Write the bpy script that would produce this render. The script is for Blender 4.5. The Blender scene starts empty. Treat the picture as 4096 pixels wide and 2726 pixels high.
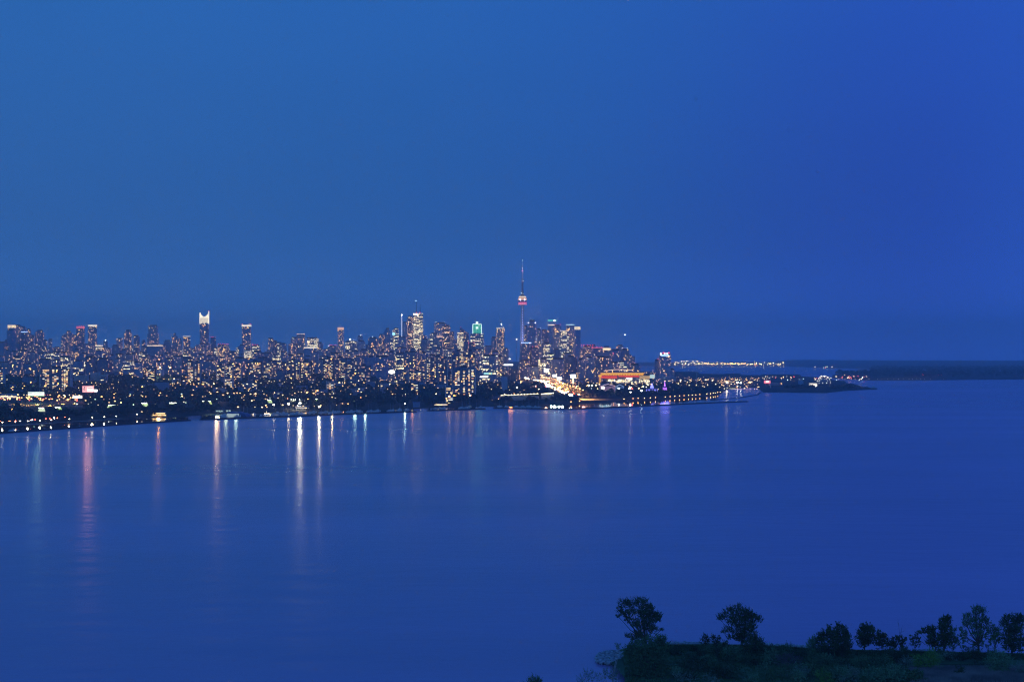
import bpy, bmesh, math, random
from mathutils import Vector, Matrix, Euler
random.seed(11)
S = bpy.context.scene
COL = S.collection
R = math.radians
PI = math.pi

# ------------------------------------------------------------------ camera, sky, exposure
F = 5689.0            # focal length in photo pixels (photo 4096 wide)
CX, EY = 2048.0, 1420.0
RE = 7.43e6           # effective earth radius (refraction included)
H = 100.0
HAZE = 8.5e-5
BEAM = 1.3e4
HGLOW = 2.3   # brighter air low over the horizon
cam = bpy.data.cameras.new('camera'); camo = bpy.data.objects.new('camera', cam); COL.objects.link(camo)
cam.lens = 50; cam.sensor_width = 36; cam.clip_start = 1; cam.clip_end = 120000
cam.shift_y = (EY - 1363.0) / 4096.0
camo.location = (0, 0, H); camo.rotation_euler = (R(90), 0, 0)
S.camera = camo
S.render.resolution_x = 1024; S.render.resolution_y = 681
S.view_settings.view_transform = 'Standard'; S.view_settings.look = 'None'
S.view_settings.exposure = 0; S.view_settings.gamma = 1
S.view_settings.use_curve_mapping = False
cy = S.cycles
cy.max_bounces = 6; cy.diffuse_bounces = 3; cy.glossy_bounces = 2; cy.transmission_bounces = 1
cy.volume_bounces = 2; cy.sample_clamp_indirect = 6.0; cy.use_denoising = True; cy.denoising_prefilter = 'NONE'; cy.denoising_input_passes = 'RGB_ALBEDO_NORMAL'
S.render.filter_size = 1.15
cy.filter_width = 1.15
cy.caustics_reflective = False; cy.caustics_refractive = False

def lin(c):
    return tuple(((v / 255.0) / 12.92 if v / 255.0 <= 0.04045 else ((v / 255.0 + 0.055) / 1.055) ** 2.4) for v in c) + (1.0,)

W = bpy.data.worlds.new('World'); S.world = W; W.use_nodes = True
nt = W.node_tree; nt.nodes.clear()
def nd(nt, t, **kw):
    n = nt.nodes.new(t)
    for k, v in kw.items(): setattr(n, k, v)
    return n
def mth(nt, op, a, b=None, c=None, clamp=False):
    n = nt.nodes.new('ShaderNodeMath'); n.operation = op; n.use_clamp = clamp
    for i, v in enumerate((a, b, c)):
        if v is None: continue
        if isinstance(v, (int, float)): n.inputs[i].default_value = v
        else: nt.links.new(v, n.inputs[i])
    return n.outputs[0]
def mixc(nt, f, a, b, blend='MIX'):
    n = nt.nodes.new('ShaderNodeMix'); n.data_type = 'RGBA'; n.blend_type = blend
    for s, v in ((n.inputs[0], f), (n.inputs[6], a), (n.inputs[7], b)):
        if isinstance(v, (int, float)): s.default_value = v
        elif isinstance(v, tuple): s.default_value = v if len(v) == 4 else v + (1,)
        else: nt.links.new(v, s)
    return n.outputs[2]
def ramp(nt, f, stops, interp='LINEAR'):
    n = nt.nodes.new('ShaderNodeValToRGB'); n.color_ramp.interpolation = interp
    el = n.color_ramp.elements
    while len(el) < len(stops): el.new(0.5)
    for e, (p, c) in zip(el, stops): e.position = p; e.color = c
    nt.links.new(f, n.inputs[0]); return n.outputs[0]
tc = nd(nt, 'ShaderNodeTexCoord'); sx = nd(nt, 'ShaderNodeSeparateXYZ'); nt.links.new(tc.outputs['Generated'], sx.inputs[0])
# dusk sky: greener blue towards the set sun on one side, violet blue on the other
az = mth(nt, 'MULTIPLY_ADD', sx.outputs[0], 1.0, 0.5, clamp=True)
low = ramp(nt, az, [(0.0, lin((52, 98, 160))), (0.17, lin((49, 97, 161))), (0.40, lin((42, 95, 161))), (0.56, lin((38, 88, 162))), (0.67, lin((37, 72, 160))), (0.78, lin((37, 64, 160))), (0.84, lin((39, 76, 176))), (1.0, lin((40, 84, 186)))], 'B_SPLINE')
top = ramp(nt, az, [(0.0, lin((40, 102, 178))), (0.17, lin((42, 104, 180))), (0.45, lin((39, 97, 176))), (0.62, lin((38, 92, 178))), (0.74, lin((37, 82, 182))), (0.83, lin((38, 86, 188))), (1.0, lin((38, 90, 192)))], 'B_SPLINE')
elev = mth(nt, 'MULTIPLY', sx.outputs[2], 3.6, clamp=True)
elev = mth(nt, 'POWER', elev, 1.3)
skyc = mixc(nt, elev, low, top)
ns = nd(nt, 'ShaderNodeTexNoise'); ns.inputs['Scale'].default_value = 2.2; ns.inputs['Detail'].default_value = 5
mp = nd(nt, 'ShaderNodeMapping'); mp.inputs['Scale'].default_value = (1, 1, 3.0)
nt.links.new(tc.outputs['Generated'], mp.inputs[0]); nt.links.new(mp.outputs[0], ns.inputs[0])
vary = mth(nt, 'MULTIPLY_ADD', ns.outputs[0], 0.22, 0.95)
# the zenith beyond the frame is a little deeper
zen = mth(nt, 'SUBTRACT', 1.0, mth(nt, 'MULTIPLY', mth(nt, 'SUBTRACT', sx.outputs[2], 0.3, clamp=True), 0.6))
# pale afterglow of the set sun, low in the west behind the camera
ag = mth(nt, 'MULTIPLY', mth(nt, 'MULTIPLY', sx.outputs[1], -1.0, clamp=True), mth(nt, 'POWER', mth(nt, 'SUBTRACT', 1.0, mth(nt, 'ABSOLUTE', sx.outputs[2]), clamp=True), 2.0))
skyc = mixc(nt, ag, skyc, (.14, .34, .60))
bg = nd(nt, 'ShaderNodeBackground'); wo = nd(nt, 'ShaderNodeOutputWorld')
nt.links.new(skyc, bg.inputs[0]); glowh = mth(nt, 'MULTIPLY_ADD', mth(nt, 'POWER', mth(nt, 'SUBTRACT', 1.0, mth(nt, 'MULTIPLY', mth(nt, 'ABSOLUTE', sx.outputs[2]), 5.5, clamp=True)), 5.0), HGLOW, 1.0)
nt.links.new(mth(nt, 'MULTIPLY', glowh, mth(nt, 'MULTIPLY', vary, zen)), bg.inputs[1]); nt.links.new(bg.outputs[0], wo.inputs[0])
W.cycles.sampling_method = 'MANUAL'; W.cycles.sample_map_resolution = 256

# ------------------------------------------------------------------ geometry helpers
def sea(D): return -D * D / (2 * RE)
def Dz(y, z=0.0):                 # distance of a point z above the lake that the photo shows at row y
    s = (y - EY) / F; q = s * s - 2 * (H - z) / RE
    return RE * (s - math.sqrt(max(q, 1e-12)))
def X(px, D): return (px - CX) / F * D
def Z(y, D): return H - (y - EY) / F * D
def interp(pts, x):
    if x <= pts[0][0]: return pts[0][1]
    for (a, b), (c, d) in zip(pts, pts[1:]):
        if x <= c: return b + (d - b) * (x - a) / max(c - a, 1e-9)
    return pts[-1][1]

def tag(o, label=None, cat=None, group=None, kind=None):
    if label: o['label'] = label
    if cat: o['category'] = cat
    if group: o['group'] = group
    if kind: o['kind'] = kind
    return o
def empty(name, loc, rz=0.0):
    o = bpy.data.objects.new(name, None); COL.objects.link(o); o.location = loc; o.rotation_euler = (0, 0, rz)
    o.empty_display_size = 1; return o
class MB:
    def __init__(s): s.v = []; s.f = []; s.uv = []; s.mi = []
    def poly(s, pts, uv=None, mi=0):
        n = len(s.v); s.v += [tuple(p) for p in pts]; s.f.append(tuple(range(n, n + len(pts))))
        s.uv += (uv or [(0, 0)] * len(pts)); s.mi.append(mi)
    def prism(s, base, z0, z1, u0=0.0, v0=0.0, top=None, mi=0, mtop=None, cap=True, bottom=False):
        top = top or base; n = len(base); u = u0
        for i in range(n):
            a, b = base[i], base[(i + 1) % n]; c, d = top[(i + 1) % n], top[i]
            L = math.hypot(b[0] - a[0], b[1] - a[1])
            s.poly([(a[0], a[1], z0), (b[0], b[1], z0), (c[0], c[1], z1), (d[0], d[1], z1)],
                   [(u, v0 + z0), (u + L, v0 + z0), (u + L, v0 + z1), (u, v0 + z1)], mi)
            u += L
        if cap: s.poly([(p[0], p[1], z1) for p in top], [(-900, -900)] * n, mi if mtop is None else mtop)
        if bottom: s.poly([(p[0], p[1], z0) for p in reversed(base)], None, mi)
    def box(s, x0, x1, y0, y1, z0, z1, u0=0.0, mi=0, bottom=True):
        s.prism([(x0, y0), (x1, y0), (x1, y1), (x0, y1)], z0, z1, u0, mi=mi, bottom=bottom)
    def lathe(s, prof, n=16, cx=0, cy_=0, mi=0):
        for (r0, z0), (r1, z1) in zip(prof, prof[1:]):
            for i in range(n):
                a, b = 2 * PI * i / n, 2 * PI * (i + 1) / n
                s.poly([(cx + r0 * math.cos(a), cy_ + r0 * math.sin(a), z0), (cx + r0 * math.cos(b), cy_ + r0 * math.sin(b), z0),
                        (cx + r1 * math.cos(b), cy_ + r1 * math.sin(b), z1), (cx + r1 * math.cos(a), cy_ + r1 * math.sin(a), z1)],
                       [(a * r0, z0), (b * r0, z0), (b * r1, z1), (a * r1, z1)], mi)
    def tube(s, a, b, ra, rb, n=6, mi=0):
        a, b = Vector(a), Vector(b); d = (b - a)
        if d.length < 1e-6: return
        q = d.to_track_quat('Z', 'Y')
        ra_ = [a + q @ Vector((ra * math.cos(2 * PI * i / n), ra * math.sin(2 * PI * i / n), 0)) for i in range(n)]
        rb_ = [b + q @ Vector((rb * math.cos(2 * PI * i / n), rb * math.sin(2 * PI * i / n), 0)) for i in range(n)]
        for i in range(n):
            j = (i + 1) % n; s.poly([ra_[i], ra_[j], rb_[j], rb_[i]], None, mi)
        s.poly(rb_, None, mi)
    def mesh(s, name, mats, smooth=False):
        me = bpy.data.meshes.new(name); me.from_pydata(s.v, [], s.f)
        uvl = me.uv_layers.new(name='UVMap'); flat = [c for uv in s.uv for c in uv]; uvl.data.foreach_set('uv', flat)
        for m in (mats if isinstance(mats, (list, tuple)) else [mats]): me.materials.append(m)
        me.polygons.foreach_set('material_index', s.mi)
        if smooth: me.polygons.foreach_set('use_smooth', [True] * len(s.f))
        me.update(); return me
    def build(s, name, mats, parent=None, smooth=False, loc=None):
        o = bpy.data.objects.new(name, s.mesh(name, mats, smooth)); COL.objects.link(o)
        if parent: o.parent = parent
        if loc: o.location = loc
        return o
def inst(name, me, parent=None, loc=(0, 0, 0), rz=0, sc=None):
    o = bpy.data.objects.new(name, me); COL.objects.link(o); o.location = loc; o.rotation_euler = (0, 0, rz)
    if parent: o.parent = parent
    if sc: o.scale = sc if isinstance(sc, tuple) else (sc,) * 3
    return o
def dup(root, loc, rz=0, sc=None, label=None):
    r = root.copy(); COL.objects.link(r); r.location = loc; r.rotation_euler = (0, 0, rz)
    if sc: r.scale = (sc,) * 3 if not isinstance(sc, tuple) else sc
    if label: r['label'] = label
    for ch in root.children:
        c = ch.copy(); COL.objects.link(c); c.parent = r
        for g in ch.children:
            d = g.copy(); COL.objects.link(d); d.parent = c
    return r

# ------------------------------------------------------------------ materials
MATS = {}
def mat(name, col, rough=0.8, metal=0.0, spec=0.3, emit=None, es=0.0, sampled=False):
    if name in MATS: return MATS[name]
    m = bpy.data.materials.new(name); m.use_nodes = True; b = m.node_tree.nodes['Principled BSDF']
    b.inputs['Base Color'].default_value = col if len(col) == 4 else tuple(col) + (1,)
    b.inputs['Roughness'].default_value = rough; b.inputs['Metallic'].default_value = metal
    b.inputs['Specular IOR Level'].default_value = spec
    if emit:
        b.inputs['Emission Color'].default_value = tuple(emit) + (1,); b.inputs['Emission Strength'].default_value = es
        if not sampled: m.cycles.emission_sampling = 'NONE'
    MATS[name] = m; return m
def noisy(name, c1, c2, scale, rough=0.9, detail=4, spec=0.2, bump=0.0, c3=None):
    m = mat(name, c1, rough, spec=spec); nt = m.node_tree; b = nt.nodes['Principled BSDF']
    t = nd(nt, 'ShaderNodeTexCoord'); n = nd(nt, 'ShaderNodeTexNoise'); n.inputs['Scale'].default_value = scale; n.inputs['Detail'].default_value = detail
    nt.links.new(t.outputs['Object'], n.inputs[0])
    st = [(0.35, tuple(c1) + (1,)), (0.65, tuple(c2) + (1,))]
    if c3: st.append((0.8, tuple(c3) + (1,)))
    nt.links.new(ramp(nt, n.outputs[0], st), b.inputs['Base Color'])
    if bump:
        bp = nd(nt, 'ShaderNodeBump'); bp.inputs['Strength'].default_value = bump; nt.links.new(n.outputs[0], bp.inputs['Height']); nt.links.new(bp.outputs[0], b.inputs['Normal'])
    return m
def glow(name, col, es, base=(0.85, 0.82, 0.8)): return mat(name, base, 0.6, emit=col, es=es)

PK = .46
EK = 0.92
def facade(name, wall, p, cw, ch, es, hue=0, bands=0.0, glass=0.2, colbias=0.0, mw=0.62, mh=0.5):
    """wall with a regular grid of openings, a share p of them lit; uv in metres"""
    m = bpy.data.materials.new(name); m.use_nodes = True; nt = m.node_tree; b = nt.nodes['Principled BSDF']; L = nt.links.new
    uv = nd(nt, 'ShaderNodeUVMap'); sp = nd(nt, 'ShaderNodeSeparateXYZ'); L(uv.outputs[0], sp.inputs[0])
    oi = nd(nt, 'ShaderNodeObjectInfo'); rnd = oi.outputs['Random']
    uu = mth(nt, 'DIVIDE', sp.outputs[0], cw); vv = mth(nt, 'DIVIDE', sp.outputs[1], ch)
    fu, fv = mth(nt, 'FLOOR', uu), mth(nt, 'FLOOR', vv)
    ru = mth(nt, 'SUBTRACT', uu, fu); rv = mth(nt, 'SUBTRACT', vv, fv)
    def win(a, lo, hi): return mth(nt, 'MULTIPLY', mth(nt, 'GREATER_THAN', a, lo), mth(nt, 'LESS_THAN', a, hi))
    wu = win(ru, (1 - mw) / 2, (1 + mw) / 2); wv = win(rv, 0.28, 0.28 + mh)
    valid = mth(nt, 'GREATER_THAN', sp.outputs[1], -500.0)
    mask = mth(nt, 'MULTIPLY', mth(nt, 'MULTIPLY', wu, wv), valid)
    cb = nd(nt, 'ShaderNodeCombineXYZ'); L(fu, cb.inputs[0]); L(fv, cb.inputs[1]); L(mth(nt, 'MULTIPLY', rnd, 97.0), cb.inputs[2])
    wn = nd(nt, 'ShaderNodeTexWhiteNoise', noise_dimensions='3D'); L(cb.outputs[0], wn.inputs['Vector'])
    sc = nd(nt, 'ShaderNodeSeparateColor'); L(wn.outputs['Color'], sc.inputs[0])
    # rooms come in clumps: whole stretches of floor are lit or dark
    cb2 = nd(nt, 'ShaderNodeCombineXYZ'); L(mth(nt, 'MULTIPLY', fu, 0.33), cb2.inputs[0]); L(mth(nt, 'MULTIPLY', fv, 0.16 if bands == 0 else 1.9), cb2.inputs[1]); L(mth(nt, 'MULTIPLY', rnd, 53.0), cb2.inputs[2])
    cn = nd(nt, 'ShaderNodeTexNoise'); cn.inputs['Scale'].default_value = 1.0; cn.inputs['Detail'].default_value = 1; L(cb2.outputs[0], cn.inputs[0])
    pl = mth(nt, 'MULTIPLY', mth(nt, 'MULTIPLY_ADD', cn.outputs[0], 5.0, -1.9, clamp=True), p * PK)
    if bands:
        cb3 = nd(nt, 'ShaderNodeCombineXYZ'); L(fv, cb3.inputs[1]); L(mth(nt, 'MULTIPLY', rnd, 31.0), cb3.inputs[2]); L(mth(nt, 'FLOOR', mth(nt, 'DIVIDE', uu, 9.0)), cb3.inputs[0])
        w3 = nd(nt, 'ShaderNodeTexWhiteNoise', noise_dimensions='3D'); L(cb3.outputs[0], w3.inputs['Vector'])
        pl = mth(nt, 'ADD', pl, mth(nt, 'MULTIPLY', mth(nt, 'LESS_THAN', w3.outputs[0], bands), 0.75))
    lit = mth(nt, 'LESS_THAN', wn.outputs[0], pl)
    bri = mth(nt, 'MULTIPLY_ADD', mth(nt, 'POWER', sc.outputs[1], 3.0), 1.5, 0.22)
    if hue == 0: stops = [(0.0, (1, .42, .06, 1)), (0.25, (1, .60, .12, 1)), (0.65, (1, .76, .22, 1)), (0.92, (1, .92, .5, 1)), (1.0, (.85, .95, 1, 1))]
    elif hue == 1: stops = [(0.0, (1, .65, .22, 1)), (0.5, (1, .80, .38, 1)), (1.0, (.98, .98, .65, 1))]
    else: stops = [(0.0, (1, .42, .12, 1)), (0.5, (1, .6, .26, 1)), (1.0, (1, .8, .5, 1))]
    ecol = ramp(nt, sc.outputs[0], stops)
    stren = mth(nt, 'MULTIPLY', mth(nt, 'MULTIPLY', mask, lit), mth(nt, 'MULTIPLY', bri, es * EK))
    L(ecol, b.inputs['Emission Color']); L(stren, b.inputs['Emission Strength'])
    tone = mth(nt, 'MULTIPLY_ADD', rnd, 0.6, 0.8); b.inputs['Metallic'].default_value = .2
    wl = tuple(min(.62, v * k) for v, k in zip(wall, (1.1, 1.45, 1.9)))
    wcol = mixc(nt, 1.0, wl + (1,), tone, 'MULTIPLY')
    pane = mixc(nt, lit, (glass, glass * 1.3, glass * 1.9, 1), (.85, .8, .7, 1))     # lit panes: brightness also put into the base colour, as denoiser guide
    L(mixc(nt, mask, wcol, pane), b.inputs['Base Color'])
    L(mth(nt, 'MULTIPLY_ADD', mask, -0.45, 0.75), b.inputs['Roughness']); b.inputs['Specular IOR Level'].default_value = 0.4
    m.cycles.emission_sampling = 'NONE'
    MATS[name] = m; return m

FA = [facade('facade_condo_grey', (.24, .25, .28), .20, 3.6, 3.1, 15),
      facade('facade_condo_blue', (.15, .19, .26), .16, 3.2, 3.0, 16),
      facade('facade_glass_dark', (.08, .10, .15), .13, 3.4, 3.1, 16),
      facade('facade_beige', (.30, .26, .24), .17, 4.2, 3.0, 13, hue=2),
      facade('facade_office', (.20, .21, .24), .10, 3.0, 3.9, 9, hue=1, bands=.30),
      facade('facade_condo_bright', (.22, .23, .27), .34, 3.3, 3.0, 14),
      facade('facade_plain_quiet', (.20, .23, .29), .05, 4.5, 3.4, 12)]
F_BRIGHT = facade('facade_office_bright', (.30, .28, .25), .45, 2.6, 3.9, 6, hue=1, bands=.5, mw=.8)
F_DARKAMB = facade('facade_dark_amber', (.08, .07, .08), .34, 3.0, 3.8, 9, hue=2, bands=.12)
F_SITE = facade('facade_under_construction', (.28, .26, .24), .70, 2.6, 3.4, 9, hue=0, mw=.7)
F_LOW = facade('facade_low_rise', (.14, .15, .18), .20, 4.5, 3.2, 14, hue=0)
F_LOWB = facade('facade_low_rise_lit', (.22, .20, .2), .42, 5.0, 3.4, 13, hue=1)
F_SHADE = facade('facade_slab_front', (.07, .08, .12), .22, 3.6, 3.0, 12, hue=2)
concrete = noisy('concrete', (.26, .27, .29), (.34, .34, .36), .2)
pale = mat('pale_render', (.52, .54, .58)); dark = mat('dark_metal', (.05, .055, .07), .5, .3); steel = mat('painted_steel', (.35, .36, .38), .5, .4)
wood_m = noisy('bark', (.06, .05, .045), (.11, .09, .08), 3.0); roofm = mat('roofing', (.07, .075, .09))
white_hull = mat('white_hull', (.75, .77, .8), .3); asphalt = mat('asphalt', (.05, .05, .055), .85)
WARM, WHITE, ORANGE, RED, COOL, GREEN = (1, .78, .45), (1, .95, .85), (1, .42, .10), (1, .05, .04), (.75, .92, 1), (.35, 1, .55)

# ------------------------------------------------------------------ water
def grid_obj(name, xs, ys, zf, m, smooth=True, kind='structure', xf=None):
    v = []; f = []
    for y in ys:
        for x in xs:
            p = xf(x, y) if xf else (x, y); v.append((p[0], p[1], zf(x, p[1])))
    n = len(xs)
    for j in range(len(ys) - 1):
        for i in range(n - 1): f.append((j * n + i, j * n + i + 1, (j + 1) * n + i + 1, (j + 1) * n + i))
    me = bpy.data.meshes.new(name); me.from_pydata(v, [], f); me.materials.append(m)
    if smooth: me.polygons.foreach_set('use_smooth', [True] * len(f))
    me.update(); o = bpy.data.objects.new(name, me); COL.objects.link(o); o['kind'] = kind; return o
def water_mat(name, rough, base, bump):
    m = mat(name, base, rough, spec=0.5); nt = m.node_tree; b = nt.nodes['Principled BSDF']; b.inputs['IOR'].default_value = 1.33
    b.inputs['Specular IOR Level'].default_value = 0.5
    t = nd(nt, 'ShaderNodeTexCoord'); mp = nd(nt, 'ShaderNodeMapping'); mp.inputs['Scale'].default_value = (.0012, .0045, 1)
    n = nd(nt, 'ShaderNodeTexNoise'); n.inputs['Scale'].default_value = 1; n.inputs['Detail'].default_value = 3
    nt.links.new(t.outputs['Object'], mp.inputs[0]); nt.links.new(mp.outputs[0], n.inputs[0])
    nt.links.new(mth(nt, 'MULTIPLY_ADD', n.outputs[0], rough * .5, rough * .75), b.inputs['Roughness'])
    nt.links.new(ramp(nt, n.outputs[0], [(.3, tuple(v * .78 for v in base) + (1,)), (.7, tuple(min(1, v * 1.14) for v in base) + (1,))]), b.inputs['Base Color'])
    if bump:
        mp2 = nd(nt, 'ShaderNodeMapping'); mp2.inputs['Scale'].default_value = (.02, .05, 1)
        n2 = nd(nt, 'ShaderNodeTexNoise'); n2.inputs['Scale'].default_value = 1.0; n2.inputs['Detail'].default_value = 4
        nt.links.new(t.outputs['Object'], mp2.inputs[0]); nt.links.new(mp2.outputs[0], n2.inputs[0])
        bp = nd(nt, 'ShaderNodeBump'); bp.inputs['Strength'].default_value = 1.0; bp.inputs['Distance'].default_value = bump
        nt.links.new(n2.outputs[0], bp.inputs['Height']); nt.links.new(bp.outputs[0], b.inputs['Normal'])
    return m
m_lake = water_mat('lake_water', .19, (.45, .29, .57), .4)
m_calm = water_mat('harbour_water', .045, (.006, .016, .05), 0)
ys = [-1500 + 250 * i for i in range(10)] + [1000 + 200 * i for i in range(60)] + [13000 + 600 * i for i in range(22)]
xs = [-22000 + 1000 * i for i in range(45)]
grid_obj('lake_water', xs, ys, lambda x, D: sea(D), m_lake)

# ------------------------------------------------------------------ mainland
SHORE = [(-1500, 1830), (-600, 1760), (-200, 1726), (0, 1706), (200, 1696), (370, 1685), (466, 1679), (560, 1670), (700, 1667), (850, 1656), (1100, 1650), (1300, 1645),
         (1660, 1634), (1720, 1630), (2000, 1624), (2150, 1625), (2200, 1617), (2260, 1617), (2320, 1613), (2450, 1606), (2600, 1599), (2700, 1592), (2830, 1583),
         (2885, 1574), (2900, 1560), (2915, 1556), (3033, 1548), (3046, 1568), (3200, 1570), (3303, 1571), (3380, 1562), (3514, 1556)]
BACK = [(2560, 90000), (2600, 9000), (2680, Dz(1487)), (3000, Dz(1497)), (3200, Dz(1500)), (3330, Dz(1513)), (3420, Dz(1535)), (3480, Dz(1551)), (3514, Dz(1554))]
def Dshore(px): return Dz(interp(SHORE, px))
def flat(px): return interp([(1300, 1.0), (2000, .45), (2250, .3), (2600, .15), (3000, .08)], px)
def ground(px, D):
    t = D - Dshore(px)
    h = interp([(-30, -3), (0, .6), (30, 2.2), (300, 6), (900, 12), (2500, 26), (5000, 48), (9000, 70), (14000, 85)], t)
    return (h if h < 2.2 else 2.2 + (h - 2.2) * flat(px)) + sea(D)
gm = noisy('ground_scrub', (.018, .026, .018), (.045, .055, .04), .02, c3=(.07, .065, .06))
v = []; f = []; cols = list(range(-1500, 2560, 20)) + list(range(2560, 3515, 12)); ts = [-30, 0, 15, 30, 80, 160, 300, 600, 900, 1500, 2500, 3500, 5000, 7000, 9000, 14000, 20000]
for px in cols:
    d0 = Dshore(px)
    back = 25000.0 if px < 2560 else interp(BACK[1:], px)
    for t in ts:
        D = d0 + t
        if px >= 2560:
            D = min(D, max(back, d0 + 40)); tt = back - D
        z = ground(px, D)
        if px >= 2560 and t > 0 and D >= max(back, d0 + 40) - 1: z = sea(D) - 2.0
        v.append((X(px, D), D, z))
nT = len(ts)
for i in range(len(cols) - 1):
    for j in range(nT - 1): f.append((i * nT + j, (i + 1) * nT + j, (i + 1) * nT + j + 1, i * nT + j + 1))
me = bpy.data.meshes.new('mainland'); me.from_pydata(v, [], f); me.materials.append(gm); me.update()
o = bpy.data.objects.new('mainland_ground', me); COL.objects.link(o); o['kind'] = 'structure'

# ------------------------------------------------------------------ breakwaters, calm basins
def ribbon(name, pts, w, h, m, kind=None, zb=-1.5):
    """a long low wall along photo points (px, y) lying on the water"""
    mb = MB(); P = []
    for (a, b), (c, d) in zip(pts, pts[1:]):
        k = max(2, int(abs(c - a) / 40) + 1)
        for i in range(k): t = i / k; P.append((a + (c - a) * t, b + (d - b) * t))
    P.append(pts[-1])
    W3 = []
    for px, y in P: D = Dz(y, h); W3.append(Vector((X(px, D), D, sea(D))))
    L = []; Rr = []
    for i, p in enumerate(W3):
        a = W3[max(i - 1, 0)]; b = W3[min(i + 1, len(W3) - 1)]; d = (b - a); d.z = 0; d.normalize(); n = Vector((-d.y, d.x, 0)) * w / 2
        j = random.uniform(-.15, .15) * h
        L.append((p + n, j)); Rr.append((p - n, j))
    for i in range(len(W3) - 1):
        (l0, j0), (l1, j1), (r0, _), (r1, _) = L[i], L[i + 1], Rr[i], Rr[i + 1]
        u = lambda p, z: (p.x, p.y, p.z + z)
        mb.poly([u(r0, zb), u(r1, zb), u(r1, h + j1), u(r0, h + j0)]); mb.poly([u(l1, zb), u(l0, zb), u(l0, h + j0), u(l1, h + j1)])
        mb.poly([u(r0, h + j0), u(r1, h + j1), u(l1, h + j1), u(l0, h + j0)])
    return mb.build(name, m)
stone = noisy('rubble_stone', (.03, .032, .035), (.07, .07, .075), .8, c3=(.12, .12, .13))
BW = [([(-700, 1784), (-300, 1752), (0, 1727), (200, 1713), (400, 1699), (600, 1686), (755, 1677)], 'longest dark stone breakwater below the promenade of bright star lamps'),
      ([(805, 1674), (1000, 1667), (1150, 1662), (1400, 1652), (1663, 1643)], 'dark stone breakwater in front of the crowded marina and white arched building'),
      ([(1714, 1639), (1850, 1635), (1936, 1632)], 'short dark breakwater piece below the moored boats and the twin slab tower'),
      ([(1975, 1629.5), (2060, 1630), (2180, 1632), (2317, 1631), (2500, 1624), (2650, 1616.5), (2842, 1608), (2987, 1603)], 'dark breakwater in front of the row of orange lamps, tapering to a point'),
      ([(2844, 1598), (2960, 1589), (3030, 1577), (3044, 1567)], 'thin curved sea wall closing the small round basin')]
for i, (pts, lab) in enumerate(BW): tag(ribbon('breakwater', pts, 9 if i < 4 else 3.5, 1.7 if i < 4 else .9, stone), lab, 'breakwater')
def basin(name, front, m, x0, x1, back=None):
    v = []; f = []; n = 0; px = x0
    while px <= x1:
        y0 = interp(front, px) ; y1 = (interp(back, px) if back else interp(SHORE, px))
        Da, Db = Dz(y0), Dz(y1) + 12
        for k in range(4): D = Da + (Db - Da) * k / 3; v.append((X(px, D), D, sea(D) + .06))
        n += 1; px += 12
    for i in range(n - 1):
        for k in range(3): f.append((i * 4 + k, (i + 1) * 4 + k, (i + 1) * 4 + k + 1, i * 4 + k + 1))
    me = bpy.data.meshes.new(name); me.from_pydata(v, [], f); me.materials.append(m); me.update()
    o = bpy.data.objects.new(name, me); COL.objects.link(o); o['kind'] = 'structure'
basin('basin_water', BW[0][0], m_calm, -700, 755); basin('basin_water', BW[1][0], m_calm, 805, 1663)
basin('basin_water', BW[2][0], m_calm, 1714, 1936); basin('basin_water', BW[3][0], m_calm, 1975, 2880)

# ------------------------------------------------------------------ far shore, islands
def island(name, front, back, hgt, m, zbase=1.5, ridge=None, rough=.25, step=10, kind='structure'):
    v = []; f = []; n = 0; px = front[0][0]; K = 7
    while px <= front[-1][0]:
        a = Dz(interp(front, px)); b = max(interp(back, px), a + 60)
        for k in range(K):
            t = k / (K - 1); D = a + (b - a) * t
            h = -2 if k in (0, K - 1) else zbase + hgt(px) * min(1, 1.6 * t) * (1 + random.uniform(-rough, rough))
            v.append((X(px, D), D, sea(D) + h))
        n += 1; px += step
    for i in range(n - 1):
        for k in range(K - 1): f.append((i * K + k, (i + 1) * K + k, (i + 1) * K + k + 1, i * K + k + 1))
    me = bpy.data.meshes.new(name); me.from_pydata(v, [], f); me.materials.append(m); me.update()
    o = bpy.data.objects.new(name, me); COL.objects.link(o); o['kind'] = kind; return o
woodm = noisy('far_woodland', (.05, .07, .09), (.08, .10, .12), .02)
island('far_shore_hills', [(2520, 1463), (2700, 1463), (3140, 1465), (3300, 1472), (3523, 1478), (4600, 1486)], [(0, 24000), (9999, 24000)],
       lambda px: interp([(2520, 22), (2680, 24), (2900, 26), (3080, 34), (3140, 56), (3230, 60), (3500, 54), (4600, 46)], px), woodm, rough=.05, step=6)
island('island_ground', [(3330, 1513), (3400, 1520), (3480, 1527), (3700, 1526), (4096, 1523), (4800, 1520)], [(3330, Dz(1499)), (3400, Dz(1492)), (3480, Dz(1486)), (4800, Dz(1476))],
       lambda px: 1.5, gm, rough=.1)

# ------------------------------------------------------------------ small kit: lamps
def lamp_mesh(h, arm=1.2):
    mb = MB(); mb.tube((0, 0, 0), (0, 0, h), .16, .09); mb.tube((0, 0, h), (0, -arm, h + .25), .08, .06); return mb.mesh('lamp_post', steel)
def head_mesh(r, m, n=8, flat_=.6):
    mb = MB(); prof = [(0.01, -r * flat_), (r * .7, -r * flat_ * .7), (r, 0), (r * .7, r * flat_ * .7), (0.01, r * flat_)]
    mb.lathe(prof, n); return mb.mesh('lamp_head', m)
POST = {h: lamp_mesh(h) for h in (4, 5, 6, 10, 14, 24, 30)}
HEADS = {}; LAMPK = .30
def head(r, col, es, sampled=False):
    r = max(.3, round(r * 5) / 5); k = (r, col, round(es), sampled)
    if k not in HEADS: HEADS[k] = head_mesh(r, mat('lamp_%d' % len(HEADS), (.9, .9, .9), .6, emit=col, es=es * LAMPK, sampled=sampled))
    return HEADS[k]
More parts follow.
